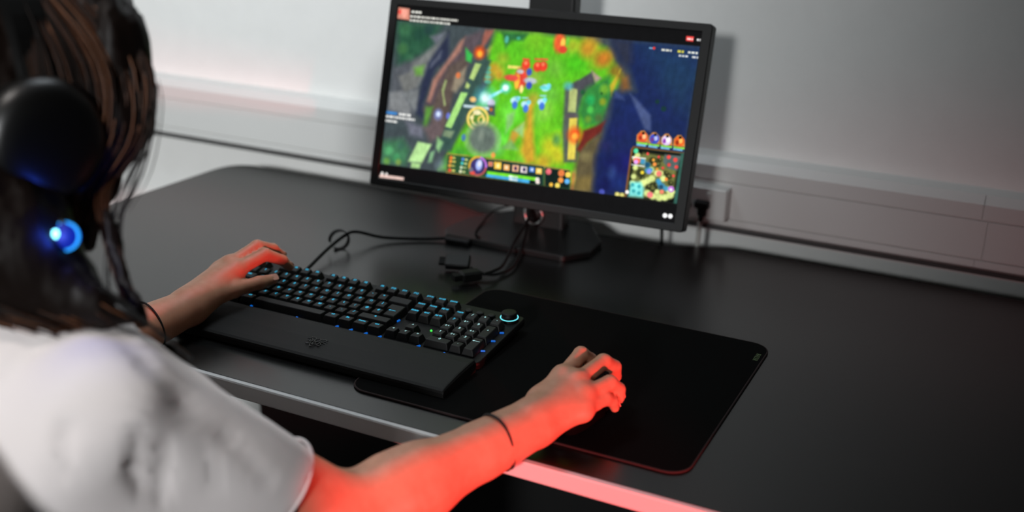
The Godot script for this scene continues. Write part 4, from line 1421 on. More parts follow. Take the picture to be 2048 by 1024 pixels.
	_scrawl(C8(225, 225, 225), 980, 127, 18.6, 9.6, rng)
	_poly(C8(60, 130, 200), 1.2, 1.00, [-5, 608, 39, 608, 39, 624, -5, 624])
	_scrawl(C8(240, 240, 236), 46, 610, 43.4, 13.8, rng)
	_scrawl(C8(240, 240, 236), -3, 632, 108.5, 12.4, rng)
	_scrawl(C8(240, 240, 236), -5, 657, 48.1, 12.4, rng)
	_dab(C8(245, 240, 235), 10, 971, 4.7, 5.4, 1.00, 2.0)
	_dab(C8(245, 240, 235), 26, 972, 4.7, 5.4, 1.00, 2.0)
	_poly(C8(232, 200, 190), 1.2, 1.00, [2, 977, 91, 974, 91, 992, 1, 996])
	_dab(C8(250, 250, 250), 968, 967, 6.2, 6.2, 1.00, 4)
	_dab(C8(250, 250, 250), 984, 966, 6.2, 6.2, 1.00, 4)
	var n := FastNoiseLite.new()
	n.seed = 8
	n.frequency = 0.035
	n.fractal_octaves = 4
	var im := Image.create(PW, PH, false, Image.FORMAT_RGB8)
	for y in PH:
		for x in PW:
			var c := px[y * PW + x]
			var f := 1.0 + 0.13 * n.get_noise_2d(x * 1.6, y)
			im.set_pixel(x, y, Color(minf(c.r * f, 1.0), minf(c.g * f, 1.0), minf(c.b * f, 1.0)))
	px.clear()
	return ImageTexture.create_from_image(im)


# ---------------------------------------------------------------- lettering
var font: SystemFont


func text_mesh(s: String, em: float, depth := 0.0003) -> TextMesh:
	if font == null:
		font = SystemFont.new()
		font.font_names = PackedStringArray(["Droid Sans"])
	var t := TextMesh.new()
	t.font = font
	t.text = s
	t.font_size = 32
	t.pixel_size = em / 32.0
	t.depth = depth
	t.curve_step = 3.0
	return t


const FLAT := Basis(Vector3(1, 0, 0), Vector3(0, 0, -1), Vector3(0, 1, 0))


# ---------------------------------------------------------------- mat and mouse
func _mat_and_mouse() -> void:
	var o := thing("mouse_mat", "large black cloth mouse mat with dark red stitched edge and small lettering at its corner", "mouse mat", Vector3(0.324, 0, -0.058))
	var mb := MB.new()
	slab(mb, Vector3(0, 0.00165, 0), Vector3(0.438, 0.0027, 0.392), 0.026, 0.0008, 6)
	put("cloth", mb.mesh(), M.mat_cloth, o)
	var edge := MB.new()
	var loop := rrect(0, 0, 0.219, 0.196, 0.026, 0.0016, 6)
	tube(edge, loop, 0.0015, 6, true)
	put("stitched_edge", edge.mesh(), M.mat_stitch, o)
	var tm := text_mesh("RAZER", 0.0085, 0.0002)
	put("lettering", tm, M.text_green, o, Transform3D(Basis(Vector3(0, 0, 1), Vector3(1, 0, 0), Vector3(0, 1, 0)), Vector3(0.2105, 0.0031, -0.149)))
	var m := thing("computer_mouse", "black computer mouse held under the person's hand on the mat", "mouse", Vector3(0.388, 0.0032, 0.062))
	m.rotation.y = -0.2
	m.scale = Vector3(0.86, 0.95, 0.88)
	var n := 14
	var body := []
	var outline := [[-0.062, 0.018, 0.012], [-0.060, 0.024, 0.019], [-0.052, 0.029, 0.027], [-0.036, 0.0315, 0.0345], [-0.015, 0.031, 0.0378], [0.005, 0.0295, 0.037], [0.022, 0.0288, 0.0325]]
	for s in outline:
		body.append(_hull(s[1], s[2], -s[0], n, -1.0, 1.0, 0.0))
	var bm := MB.new()
	loft(bm, body, true, true, true)
	put("shell", bm.mesh(), M.mouse_black, m)
	for side in [-1, 1]:
		var b := []
		for s in [[0.0226, 0.0288, 0.0322], [0.040, 0.0290, 0.0268], [0.055, 0.0282, 0.0205], [0.061, 0.026, 0.0165], [0.063, 0.024, 0.012]]:
			b.append(_hull(s[1], s[2], -s[0], n, 0.08 if side > 0 else -1.0, 1.0 if side > 0 else -0.08, 0.006))
		var k := MB.new()
		loft(k, b, true, true, false)
		put("button", k.mesh(), M.mouse_black, m)
	put("scroll_wheel", lathe_mesh([[0.008, -0.003], [0.0115, -0.002], [0.0115, 0.002], [0.008, 0.003]], Transform3D(Basis(Vector3.FORWARD, PI / 2), Vector3(0, 0.0195, -0.040)), 18), M.cushion, m)
	put("base_skate", box_mesh(Vector3(0, 0.002, 0), Vector3(0.05, 0.004, 0.112), 0.018, 0.001), M.steel_black, m)


# half-oval section of a mouse at z, from share a to share b of its half-width
func _hull(w: float, h: float, z: float, n: int, a: float, b: float, floor_: float) -> PackedVector3Array:
	var out := PackedVector3Array()
	for i in n:
		var f := a + (b - a) * i / (n - 1)
		out.append(Vector3(w * f, maxf(floor_, h * pow(maxf(0.0, 1.0 - pow(absf(f), 2.6)), 0.5)), z))
	out.append(Vector3(w * b * 0.97, floor_ * 0.6, z))
	out.append(Vector3(w * a * 0.97, floor_ * 0.6, z))
	return out


# ---------------------------------------------------------------- the keyboard
var caps := {}


func key_mesh(w: float, d: float, tilt: float, tall: bool) -> ArrayMesh:
	var id := "%.2f %.2f %.4f %s" % [w, d, tilt, tall]
	if caps.has(id):
		return caps[id]
	var hx := w * U / 2 - 0.0005
	var hz := d * U / 2 - 0.0005
	var rings := []
	for s in [[-0.0102, 0.0, 0.0006], [-0.0096, 0.0, 0.0006], [-0.0010, 0.0024, 0.0014], [-0.0003, 0.0028, 0.0016], [0.0, 0.0035, 0.0016]]:
		var r := rrect(0, -0.0007 * (s[1] / 0.003), hx - s[1], hz - s[1] * 0.95, s[2], s[0], 2)
		if s[0] > -0.005:
			for i in r.size():
				r[i].y += tilt * clampf(-r[i].z / 0.0065, -1.4, 1.4)
		rings.append(r)
	var mb := MB.new()
	loft(mb, rings)
	caps[id] = mb.mesh()
	return caps[id]


func iso_enter() -> ArrayMesh:
	var rings := []
	for s in [[-0.0102, 0.0], [-0.0096, 0.0], [-0.0010, 0.0024], [0.0, 0.0033]]:
		var i: float = s[1] + 0.0005
		var ring := PackedVector3Array()
		var x0 := -0.75 * U + i
		var x1 := 0.75 * U - i
		var x2 := -0.5 * U + i
		for p in [Vector2(x1, U - i), Vector2(x2, U - i), Vector2(x2, -i * 0.0 - 0.0 + (0.0 - i) + 0.0), Vector2(x0, 0.0 - i), Vector2(x0, -U + i), Vector2(x1, -U + i)]:
			ring.append(Vector3(p.x, s[0], p.y - 0.0007 * (s[1] / 0.003)))
		rings.append(ring)
	var mb := MB.new()
	loft(mb, rings)
	return mb.mesh()


const ROWS := [
	["esc|0|1", "F1|2|1", "F2|3|1", "F3|4|1", "F4|5|1", "F5|6.5|1", "F6|7.5|1", "F7|8.5|1", "F8|9.5|1", "F9|11|1", "F10|12|1", "F11|13|1", "F12|14|1", "prt sc|15.25|1", "scroll|16.25|1", "pause|17.25|1"],
	["`|0|1", "1|1|1", "2|2|1", "3|3|1", "4|4|1", "5|5|1", "6|6|1", "7|7|1", "8|8|1", "9|9|1", "0|10|1", "-|11|1", "=|12|1", "←|13|2", "insert|15.25|1", "home|16.25|1", "pg up|17.25|1", "num|18.5|1", "/|19.5|1", "*|20.5|1", "-|21.5|1"],
	["tab|0|1.5", "Q|1.5|1", "W|2.5|1", "E|3.5|1", "R|4.5|1", "T|5.5|1", "Y|6.5|1", "U|7.5|1", "I|8.5|1", "O|9.5|1", "P|10.5|1", "[ ]|11.5|1", "]|12.5|1", "delete|15.25|1", "end|16.25|1", "pg dn|17.25|1", "7|18.5|1", "8 ^|19.5|1", "9|20.5|1"],
	["caps|0|1.75", "A|1.75|1", "S|2.75|1", "D|3.75|1", "F|4.75|1", "G|5.75|1", "H|6.75|1", "J|7.75|1", "K|8.75|1", "L|9.75|1", ";|10.75|1", "@|11.75|1", "#|12.75|1", "4 <|18.5|1", "5|19.5|1", "6 >|20.5|1"],
	["shift|0|1.25", "\\|1.25|1", "Z|2.25|1", "X|3.25|1", "C|4.25|1", "V|5.25|1", "B|6.25|1", "N|7.25|1", "M|8.25|1", ",|9.25|1", ".|10.25|1", "/|11.25|1", "↑↑|12.25|2.75", "^|16.25|1", "1|18.5|1", "2 v|19.5|1", "3|20.5|1"],
	["ctrl|0|1.25", "win|1.25|1.25", "alt|2.5|1.25", "|3.75|6.25", "alt|10|1.25", "fn|11.25|1.25", "menu|12.5|1.25", "ctrl|13.75|1.25", "<|15.25|1", "v|16.25|1", ">|17.25|1", "0|18.5|2", ".|20.5|1"],
]


func _keyboard() -> void:
	var o := thing("keyboard", "full-size black mechanical keyboard with glowing blue legends and a round dial", "keyboard", Vector3(0, 0.026, 0))
	o.rotation = Vector3(0.0844, 0.0037, 0)
	var cs := MB.new()
	var out := rrect(0, -0.0535, 0.2265, 0.0725, 0.006, 0, 4)
	var rings := []
	for s in [[-0.0248, 0.004], [-0.022, 0.0005], [-0.0155, 0.0], [-0.0125, 0.0008], [-0.0118, 0.0016]]:
		rings.append(rrect(0, -0.0535, 0.2265 - s[1], 0.0725 - s[1], 0.006, s[0], 4))
	loft(cs, rings)
	put("case", cs.mesh(), M.deck, o)
	for x in [-0.17, 0.17]:
		put("foot", box_mesh(Vector3(x, -0.0285, -0.108), Vector3(0.03, 0.010, 0.012), 0.003, 0.001), M.black_plastic, o)
	var top := [0.0, 0.0, -0.0012, -0.0020, -0.0015, -0.0015]
	var tilt := [0.0009, 0.0008, 0.0004, 0.0, -0.0003, -0.0005]
	var depth := [0.0, 1.334, 2.334, 3.334, 4.334, 5.334]
	for r in 6:
		var z: float = (depth[r] - 5.5) * U + 0.0035
		for k in ROWS[r]:
			var q: PackedStringArray = k.split("|")
			var w := float(q[2])
			var x := (float(q[1]) + w / 2 - 11.25) * U
			var key := put("key", key_mesh(w, 1.0, tilt[r], false), M.key_cap, o, Transform3D(Basis(), Vector3(x, top[r], z)))
			legend(q[0], key, tilt[r], r >= 1 and float(q[1]) > 15.0 and r >= 3 or (r >= 1 and float(q[1]) >= 19.0))
	var e := put("key", iso_enter(), M.key_cap, o, Transform3D(Basis(), Vector3((14.25 - 11.25) * U, -0.0014, (2.834 - 5.5) * U + 0.0035)))
	legend("←", e, 0.0, false, 0.004)
	var plus := put("key", key_mesh(1.0, 2.0, 0.0, true), M.key_cap, o, Transform3D(Basis(), Vector3((22.0 - 11.25) * U, -0.0014, (2.834 - 5.5) * U + 0.0035)))
	legend("+", plus, 0.0, true)
	var ent := put("key", key_mesh(1.0, 2.0, 0.0, true), M.key_cap, o, Transform3D(Basis(), Vector3((22.0 - 11.25) * U, -0.0015, (4.834 - 5.5) * U + 0.0035)))
	legend("←", ent, 0.0, true, -0.0045)
	# media keys and the dial above the number pad
	for k in 3:
		put("media_button", lathe_mesh([[0.0055, -0.012], [0.0055, -0.0075], [0.0048, -0.0068], [0.002, -0.0066]], Transform3D(Basis(), Vector3((19.0 + k * 0.95 - 11.25) * U, 0, -0.1035))), M.key_cap, o)
	var dial := put("dial", lathe_mesh([[0.0135, -0.016], [0.0135, -0.0085], [0.0128, -0.0078], [0.0118, -0.0078], [0.0112, -0.0085], [0.0109, -0.0015], [0.0104, -0.0002], [0.0085, 0.0003], [0.002, 0.0001]], Transform3D(Basis(), Vector3(0.2085, 0, -0.109)), 40), M.deck, o)
	put("glow_ring", _ring_mesh(Vector3(0.2085, -0.0078, -0.109), Vector3.UP, 0.0123, 0.0008), M.ring_light, dial)
	# lights that show between the keys
	var spots := [[-0.143, 0.0115, 0.0], [-0.0626, 0.0135, 0.0], [0.0036, 0.0125, 0.5], [0.0265, 0.0125, 0.5], [0.0506, 0.0125, 0.5], [0.0729, 0.0125, 0.5], [0.1335, 0.0125, 0.6], [0.1736, 0.0148, 0.0], [0.0713, -0.0388, 0.3], [0.2172, -0.068, 1.2], [0.2172, -0.042, 1.2], [0.2172, -0.012, 1.2]]
	for s in spots:
		var mb := MB.new()
		if s[2] == 0.0:
			lathe(mb, [[0.0016, -0.0005], [0.0021, 0.0006], [0.0012, 0.0018], [0.0003, 0.002]], Transform3D(Basis(), Vector3(s[0], -0.0115, s[1])), 12)
		else:
			slab(mb, Vector3.ZERO, Vector3(0.0021, 0.0026, 0.006), 0.0006, 0.0006, 2, Transform3D(Basis(Vector3.UP, -s[2]), Vector3(s[0], -0.0108, s[1])))
		put("key_light", mb.mesh(), M.led_blue, o)
	put("lock_light", lathe_mesh([[0.0016, -0.012], [0.0016, -0.0106], [0.0010, -0.0100], [0.0002, -0.0099]], Transform3D(Basis(), Vector3(0.1268, 0, -0.0333)), 14), M.led_green, o)
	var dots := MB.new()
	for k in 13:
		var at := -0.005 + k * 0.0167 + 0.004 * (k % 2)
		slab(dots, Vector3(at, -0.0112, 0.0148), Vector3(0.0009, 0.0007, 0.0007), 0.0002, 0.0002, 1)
	var sp := put("led_leak_dots", dots.mesh(), M.legend_white, o)  # glowing dots put in for LED light leaking under the keys
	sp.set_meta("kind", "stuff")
	# wrist rest in front of it
	var w := thing("wrist_rest", "long black padded wrist rest with an embossed emblem in front of the keyboard", "wrist rest", Vector3(0.002, 0.0, 0.068))
	var wr := []
	for s in [[-0.044, 0.0005, 0.0195], [-0.0425, 0.0, 0.0212], [-0.03, 0.0, 0.0214], [0.0, 0.0, 0.0195], [0.028, 0.0, 0.0160], [0.037, 0.0, 0.0145], [0.0405, 0.0006, 0.0125], [0.0412, 0.001, 0.0095]]:
		var ring := PackedVector3Array()
		for q in [[-1, 0], [-1, 0.8], [-0.993, 0.97], [-0.985, 1], [0.985, 1], [0.993, 0.97], [1, 0.8], [1, 0]]:
			ring.append(Vector3(0.2245 * q[0], 0.0038 if q[1] == 0 else lerpf(0.0038, s[2], q[1]), s[0]))
		wr.append(ring)
	var wm := MB.new()
	loft(wm, wr)
	put("cushion", wm.mesh(), M.leatherette, w)
	put("base", box_mesh(Vector3(0, 0.0022, -0.001), Vector3(0.447, 0.0036, 0.080), 0.004, 0.001), M.deck, w)
	# emblem of three twined heads: curling strokes
	var em := MB.new()
	var strokes := [
		[[-13, -4, -10, -6, -7, -5, -5, -2, -5, 2, -2, 4], [-12, -1, -9, -2.5, -7, -1, -8, 1.5, -10, 1]],
		[[13, -4, 10, -6, 7, -5, 5, -2, 5, 2, 2, 4], [12, -1, 9, -2.5, 7, -1, 8, 1.5, 10, 1]],
		[[0, -9, -3, -6, -2.5, -3, 0, -1, 2.5, -3, 3, -6, 0, -9], [0, -1, -2, 2, 0, 5, 2, 2, 0, -1]],
		[[-4, 4, -2, 7, 0, 9, 2, 7, 4, 4], [-3, -6, -6, -9, -9, -8, -11, -9], [3, -6, 6, -9, 9, -8, 11, -9], [-4, 3, -8, 5, -10, 4], [4, 3, 8, 5, 10, 4]],
	]
	for grp in strokes:
		for s in grp:
			var pts := []
			var rad := []
			for i in range(0, s.size(), 2):
				pts.append(Vector3(0.0136 + s[i] * 0.00118, 0.0192 - 0.00007 * s[i + 1], 0.0105 + s[i + 1] * 0.0013))
			var line := smooth_line(pts, 4)
			for i in line.size():
				rad.append(0.0009 * (1.0 - 0.6 * absf(2.0 * i / (line.size() - 1) - 1.0)))
			tube(em, line, rad, 5)
	put("emblem", em.mesh(), M.logo_black, w)


func legend(s: String, key: Node3D, tilt: float, white: bool, dz := 0.0) -> void:
	if s == "":
		return
	var m: Material = M.legend_white if white else M.legend_light
	var at := Vector3(0, 0.0001, -0.0035 + dz)
	if s == "←" or s == "↑↑":
		var mb := MB.new()
		if s == "←":
			slab(mb, Vector3(0.001, 0, 0), Vector3(0.0085, 0.0002, 0.0006), 0.0002, 0.00005, 1)
			plate(mb, PackedVector2Array([Vector2(-0.0058, 0), Vector2(-0.003, -0.0014), Vector2(-0.003, 0.0014)]), -0.0001, 0.0001)
		else:
			plate(mb, PackedVector2Array([Vector2(0, -0.0018), Vector2(0.002, 0.0004), Vector2(-0.002, 0.0004)]), -0.0001, 0.0001)
			slab(mb, Vector3(0, 0, 0.0010), Vector3(0.0016, 0.0002, 0.0012), 0.0002, 0.00005, 1)
		put("legend", mb.mesh(), m, key, Transform3D(Basis(), at))
		return
	var em := 0.0058 if s.length() < 3 else (0.0045 if s.length() == 3 else 0.0042)
	if s[0] == "F" and s.length() > 1:
		em = 0.0048
	var tip := Basis(Vector3.RIGHT, atan2(tilt, 0.0065))
	put("legend", text_mesh(s, em, 0.0003), m, key, Transform3D(tip * FLAT, at + Vector3(0, tilt * 0.54, 0)))


# ---------------------------------------------------------------- cables on the desk
func _cables() -> void:
	var o := thing("keyboard_cable", "black braided keyboard cable looping across the desk to a flat plug by the stand", "cable", Vector3(-0.16, 0.0, -0.135))
	var s := Transform3D(Basis(), -o.position)
	put("cord", tube_mesh([Vector3(-0.158, 0.017, -0.128), Vector3(-0.172, 0.010, -0.165), Vector3(-0.188, 0.016, -0.242), Vector3(-0.193, 0.022, -0.30), Vector3(-0.186, 0.022, -0.325), Vector3(-0.155, 0.008, -0.358), Vector3(-0.10, 0.004, -0.395), Vector3(-0.06, 0.006, -0.418)], 0.0028, 8, 8), M.cable_black, o, s)
	put("plug", box_mesh(Vector3.ZERO, Vector3(0.046, 0.009, 0.016), 0.003, 0.002, 3, Transform3D(Basis(Vector3.UP, 0.1), Vector3(-0.040, 0.0055, -0.4165))), M.black_plastic, o, s)
	# velcro tie standing up round the cord
	var tie := MB.new()
	var rings := []
	var fr := axis_frame(Vector3(-0.8, 0.0, -0.6), Vector3(-0.197, 0.0165, -0.288))
	for k in 30:
		var a := -2.2 + 5.4 * k / 29.0
		var ring := PackedVector3Array()
		for q in [[-1, 0.0], [1, 0.0], [1, 0.0014], [-1, 0.0014]]:
			var rr: float = 0.0152 + q[1] + 0.0012 * k / 29.0
			ring.append(fr * Vector3(cos(a) * rr, q[0] * 0.0055, sin(a) * rr))
		rings.append(ring)
	loft(tie, rings)
	tag(put("cable_tie", tie.mesh(), M.cable_black, self), "small black hook-and-loop tie curled around the keyboard cable", "cable tie")
	tag(put("thin_cable", tube_mesh([Vector3(0.03, 0.03, -0.585), Vector3(-0.01, 0.03, -0.585), Vector3(-0.042, 0.022, -0.56), Vector3(-0.038, 0.013, -0.50), Vector3(-0.024, 0.013, -0.45), Vector3(-0.006, 0.012, -0.432)], 0.0017, 8, 8), M.cable_black, self), "thin black cable running from the stand across its base plate", "cable")
	var a1 := thing("display_cable", "black display cable ending in a flat wide plug on the desk", "cable", Vector3(0.03, 0.0, -0.30))
	var t1 := Transform3D(Basis(), -a1.position)
	put("cord", tube_mesh([Vector3(0.03, 0.05, -0.548), Vector3(0.052, 0.03, -0.50), Vector3(0.072, 0.014, -0.44), Vector3(0.098, 0.006, -0.35), Vector3(0.09, 0.006, -0.30), Vector3(0.066, 0.008, -0.292), Vector3(0.047, 0.010, -0.298)], 0.0026, 8, 8), M.cable_black, a1, t1)
	var p1 := Transform3D(Basis(Vector3.UP, 0.35) * Basis(Vector3.RIGHT, 0.5), Vector3(0.02, 0.0125, -0.305))
	put("plug", box_mesh(Vector3.ZERO, Vector3(0.040, 0.013, 0.026), 0.003, 0.002, 3, p1), M.black_plastic, a1, t1)
	put("plug_tip", box_mesh(Vector3(-0.024, 0, 0), Vector3(0.013, 0.005, 0.016), 0.001, 0.0008, 2, p1), M.cable_black, a1, t1)
	var a2 := thing("display_cable", "black display cable ending in a blunt square plug nearest the keyboard", "cable", Vector3(0.06, 0.0, -0.26))
	var t2 := Transform3D(Basis(), -a2.position)
	put("cord", tube_mesh([Vector3(0.036, 0.05, -0.548), Vector3(0.055, 0.036, -0.49), Vector3(0.064, 0.018, -0.42), Vector3(0.085, 0.010, -0.34), Vector3(0.088, 0.012, -0.30), Vector3(0.082, 0.013, -0.275)], 0.0026, 8, 8), M.cable_black, a2, t2)
	var p2 := Transform3D(Basis(Vector3.UP, 0.9), Vector3(0.066, 0.0125, -0.262))
	put("plug", box_mesh(Vector3.ZERO, Vector3(0.034, 0.016, 0.021), 0.004, 0.003, 3, p2), M.black_plastic, a2, t2)
	put("plug_tip", box_mesh(Vector3(-0.023, 0, 0), Vector3(0.013, 0.010, 0.015), 0.001, 0.0008, 2, p2), M.cable_black, a2, t2)


# ---------------------------------------------------------------- the chair
func _chair() -> void:
	var o := thing("office_chair", "black padded desk chair behind the person in the white shirt", "chair", Vector3(-0.04, FLOOR, 0.62))
	var s := Transform3D(Basis(), -o.position)
	var back := MB.new()
	slab(back, Vector3.ZERO, Vector3(0.58, 0.06, 0.66), 0.13, 0.02, 6, Transform3D(Basis(Vector3.RIGHT, PI / 2 + 0.10), Vector3(-0.10, -0.11, 0.765)))
	put("backrest", back.mesh(), M.chair_black, o, s)
	put("seat", box_mesh(Vector3(-0.04, -0.30, 0.55), Vector3(0.48, 0.09, 0.46), 0.09, 0.025, 6), M.chair_black, o, s)
	put("back_bracket", box_mesh(Vector3(-0.04, -0.37, 0.70), Vector3(0.07, 0.03, 0.30), 0.01, 0.004), M.steel_black, o, s)
	put("gas_column", lathe_mesh([[0.028, -0.66], [0.028, -0.48], [0.018, -0.479], [0.018, -0.345]], Transform3D(Basis(), Vector3(-0.04, 0, 0.58)), 18), M.steel_black, o, s)
	for k in 5:
		var a := TAU * k / 5 + 0.3
		var d := Vector3(cos(a), 0, sin(a))
		var c := Vector3(-0.04, 0, 0.58)
		put("base_arm", tube_mesh([c + Vector3(0, -0.63, 0) + d * 0.02, c + Vector3(0, -0.635, 0) + d * 0.15, c + Vector3(0, -0.655, 0) + d * 0.29], 0.02, 8, 3), M.steel_black, o, s)
		put("caster", lathe_mesh([[0.018, -0.02], [0.028, -0.016], [0.028, 0.016], [0.018, 0.02]], Transform3D(axis_frame(d.cross(Vector3.UP), c + d * 0.29 + Vector3(0, FLOOR + 0.0285, 0)).basis, c + d * 0.29 + Vector3(0, FLOOR + 0.0285, 0)), 16), M.black_plastic, o, s)


# ---------------------------------------------------------------- the person
const HC := Vector3(-0.036, 0.390, 0.470)


func head_basis() -> Basis:
	var a := deg_to_rad(18.0)
	var p := deg_to_rad(4.0)
	var f := Vector3(sin(a) * cos(p), -sin(p), -cos(a) * cos(p))
	var e := Vector3(cos(a), 0, sin(a))
	return Basis(e, e.cross(f), -f)


func H(x: float, y: float, z: float) -> Vector3:
	return HC + head_basis() * Vector3(x, y, -z)


func hand(f: Field, w: Vector3, fingers: Array, thumb: Array) -> void:
	for q in fingers:
		f.capsule(w, q[0], 0.019, 0.0125, 0.014)
	for i in 3:
		f.capsule(fingers[i][0], fingers[i + 1][0], 0.0115, 0.0115, 0.008)
	f.capsule(w, thumb[0], 0.019, 0.0165, 0.012)
	f.capsule(thumb[0], thumb[1], 0.0165, 0.0115, 0.010)
	f.capsule(thumb[0], fingers[0][0], 0.013, 0.011, 0.010)
	f.capsule(thumb[1], thumb[2], 0.0112, 0.0092, 0.005)
	f.capsule(thumb[2], thumb[3], 0.0096, 0.0078, 0.004)
	var k := 0
	for q in fingers:
		var s: float = [0.97, 1.0, 0.95, 0.84][k]
		f.capsule(q[0], q[1], 0.0108 * s, 0.0096 * s, 0.005)
		f.capsule(q[1], q[2], 0.0098 * s, 0.0083 * s, 0.003)
		f.capsule(q[2], q[3], 0.0084 * s, 0.0070 * s, 0.003)
		k += 1


func nail(t: Vector3, back: Vector3, up: Vector3, r: float, parent: Node, sh: Transform3D) -> void:
	var d := (t - back).normalized()
	var n := (up - d * up.dot(d)).normalized()
	var fr := Transform3D(Basis(d.cross(n).normalized(), n, -d), t - d * 0.001 + n * r * 0.86)
	var mb := MB.new()
	slab(mb, Vector3.ZERO, Vector3(r * 1.35, r * 0.28, r * 1.6), r * 0.5, r * 0.1, 4, fr)
	put("fingernail", mb.mesh(), M.nail, parent, sh)


func _person() -> void:
	var o := thing("person", "person with long brown hair in a white short-sleeved shirt leaning over the keyboard", "person", Vector3(-0.04, FLOOR, 0.5))
	var sh := Transform3D(Basis(), -o.position)
	var rs := Vector3(0.156, 0.172, 0.547)
	var re := Vector3(0.267, 0.0, 0.381)
	var rw := Vector3(0.374, 0.036, 0.169)
	var ls := Vector3(-0.195, 0.195, 0.475)
	var le := Vector3(-0.235, 0.004, 0.325)
	var lw := Vector3(-0.177, 0.038, 0.100)
	# right hand on the mouse: knuckle, two bends, tip
	var rf := [
		[Vector3(0.376, 0.062, 0.092), Vector3(0.377, 0.071, 0.042), Vector3(0.383, 0.058, 0.024), Vector3(0.385, 0.040, 0.021)],
		[Vector3(0.396, 0.063, 0.098), Vector3(0.407, 0.069, 0.044), Vector3(0.4135, 0.055, 0.0225), Vector3(0.414, 0.038, 0.016)],
		[Vector3(0.411, 0.056, 0.113), Vector3(0.4285, 0.061, 0.078), Vector3(0.4355, 0.049, 0.065), Vector3(0.4360, 0.036, 0.061)],
		[Vector3(0.417, 0.046, 0.130), Vector3(0.4295, 0.048, 0.094), Vector3(0.434, 0.040, 0.080), Vector3(0.4355, 0.029, 0.074)]]
	var rt := [Vector3(0.367, 0.044, 0.130), Vector3(0.360, 0.038, 0.086), Vector3(0.358, 0.030, 0.050), Vector3(0.361, 0.023, 0.024)]
	var f1 := Field.new(Vector3(0.20, -0.055, -0.01), Vector3(0.462, 0.105, 0.455), 0.0032)
	f1.capsule(rs, re, 0.046, 0.041, 0.01)
	f1.capsule(re, re.lerp(rw, 0.35), 0.042, 0.0395, 0.02)
	f1.capsule(re.lerp(rw, 0.25), rw, 0.0405, 0.0245, 0.02)
	f1.capsule(re.lerp(rw, 0.7) + Vector3(0.007, 0, 0.005), rw + Vector3(0.010, 0.002, 0.006), 0.024, 0.0185, 0.012)
	f1.capsule(re.lerp(rw, 0.7) - Vector3(0.007, 0, 0.005), rw - Vector3(0.010, -0.004, 0.004), 0.024, 0.0185, 0.012)
	hand(f1, rw, rf, rt)
	# left hand on the left end of the keyboard
	var lf := [
		[Vector3(-0.1625, 0.066, 0.017), Vector3(-0.147, 0.079, -0.030), Vector3(-0.139, 0.063, -0.058), Vector3(-0.136, 0.049, -0.071)],
		[Vector3(-0.178, 0.070, 0.010), Vector3(-0.164, 0.087, -0.034), Vector3(-0.163, 0.073, -0.068), Vector3(-0.160, 0.057, -0.086)],
		[Vector3(-0.192, 0.060, 0.014), Vector3(-0.186, 0.070, -0.028), Vector3(-0.186, 0.064, -0.056), Vector3(-0.184, 0.048, -0.068)],
		[Vector3(-0.202, 0.047, 0.022), Vector3(-0.204, 0.056, -0.010), Vector3(-0.210, 0.055, -0.032), Vector3(-0.208, 0.043, -0.043)]]
	var lt := [Vector3(-0.166, 0.045, 0.082), Vector3(-0.148, 0.048, 0.040), Vector3(-0.135, 0.048, 0.001), Vector3(-0.130, 0.046, -0.024)]
	var f2 := Field.new(Vector3(-0.30, -0.05, -0.11), Vector3(-0.105, 0.115, 0.39), 0.0032)
	f2.capsule(ls, le, 0.048, 0.040, 0.01)
	f2.capsule(le, le.lerp(lw, 0.35), 0.041, 0.038, 0.02)
	f2.capsule(le.lerp(lw, 0.25), lw, 0.039, 0.0235, 0.02)
	f2.capsule(le.lerp(lw, 0.7) + Vector3(0.008, 0, 0), lw + Vector3(0.010, 0.002, 0.002), 0.024, 0.0185, 0.012)
	hand(f2, lw, lf, lt)
	# head and neck
	var f3 := Field.new(HC - Vector3(0.14, 0.19, 0.15), HC + Vector3(0.14, 0.14, 0.15), 0.004)
	var hb := head_basis()
	f3.ellipsoid(H(0, 0.022, -0.012), Vector3(0.074, 0.094, 0.094), hb)
	f3.ellipsoid(H(0, -0.03, 0.028), Vector3(0.057, 0.083, 0.062), hb)
	for s in [-1, 1]:
		f3.capsule(H(0.048 * s, -0.055, -0.005), H(0.016 * s, -0.098, 0.06), 0.018, 0.015, 0.02)
		f3.capsule(H(0.05 * s, -0.015, 0.058), H(0.025 * s, -0.03, 0.076), 0.012, 0.010, 0.015)
		f3.ellipsoid(H(0.078 * s, -0.005, -0.012), Vector3(0.008, 0.03, 0.018), hb, 0.006)
		f3.capsule(H(0.014 * s, 0.022, 0.085), H(0.045 * s, 0.024, 0.072), 0.007, 0.006, 0.01)
		f3.crease(H(0.02 * s, 0.002, 0.095), H(0.042 * s, 0.002, 0.085), 0.012, 0.006)
	f3.capsule(H(0, 0.005, 0.088), H(0, -0.03, 0.103), 0.008, 0.0105, 0.010)
	f3.capsule(H(-0.010, -0.034, 0.096), H(0.010, -0.034, 0.096), 0.007, 0.007, 0.006)
	f3.capsule(H(-0.014, -0.063, 0.086), H(0.014, -0.063, 0.086), 0.008, 0.008, 0.008)
	f3.capsule(H(0, -0.03, -0.03), Vector3(-0.012, 0.22, 0.515), 0.053, 0.056, 0.03)
	# trunk and upper arms
	var f4 := Field.new(Vector3(-0.27, -0.26, 0.36), Vector3(0.26, 0.30, 0.76), 0.009)
	f4.capsule(Vector3(-0.012, 0.30, 0.505), Vector3(-0.012, 0.20, 0.52), 0.052, 0.07, 0.03)
	f4.capsule(Vector3(-0.15, 0.178, 0.485), Vector3(0.12, 0.168, 0.535), 0.044, 0.042, 0.03)
	f4.ellipsoid(Vector3(-0.012, 0.09, 0.535), Vector3(0.135, 0.14, 0.08), Basis(Vector3.RIGHT, -0.25), 0.04)
	f4.ellipsoid(Vector3(-0.03, -0.06, 0.57), Vector3(0.135, 0.16, 0.09), Basis(), 0.05)
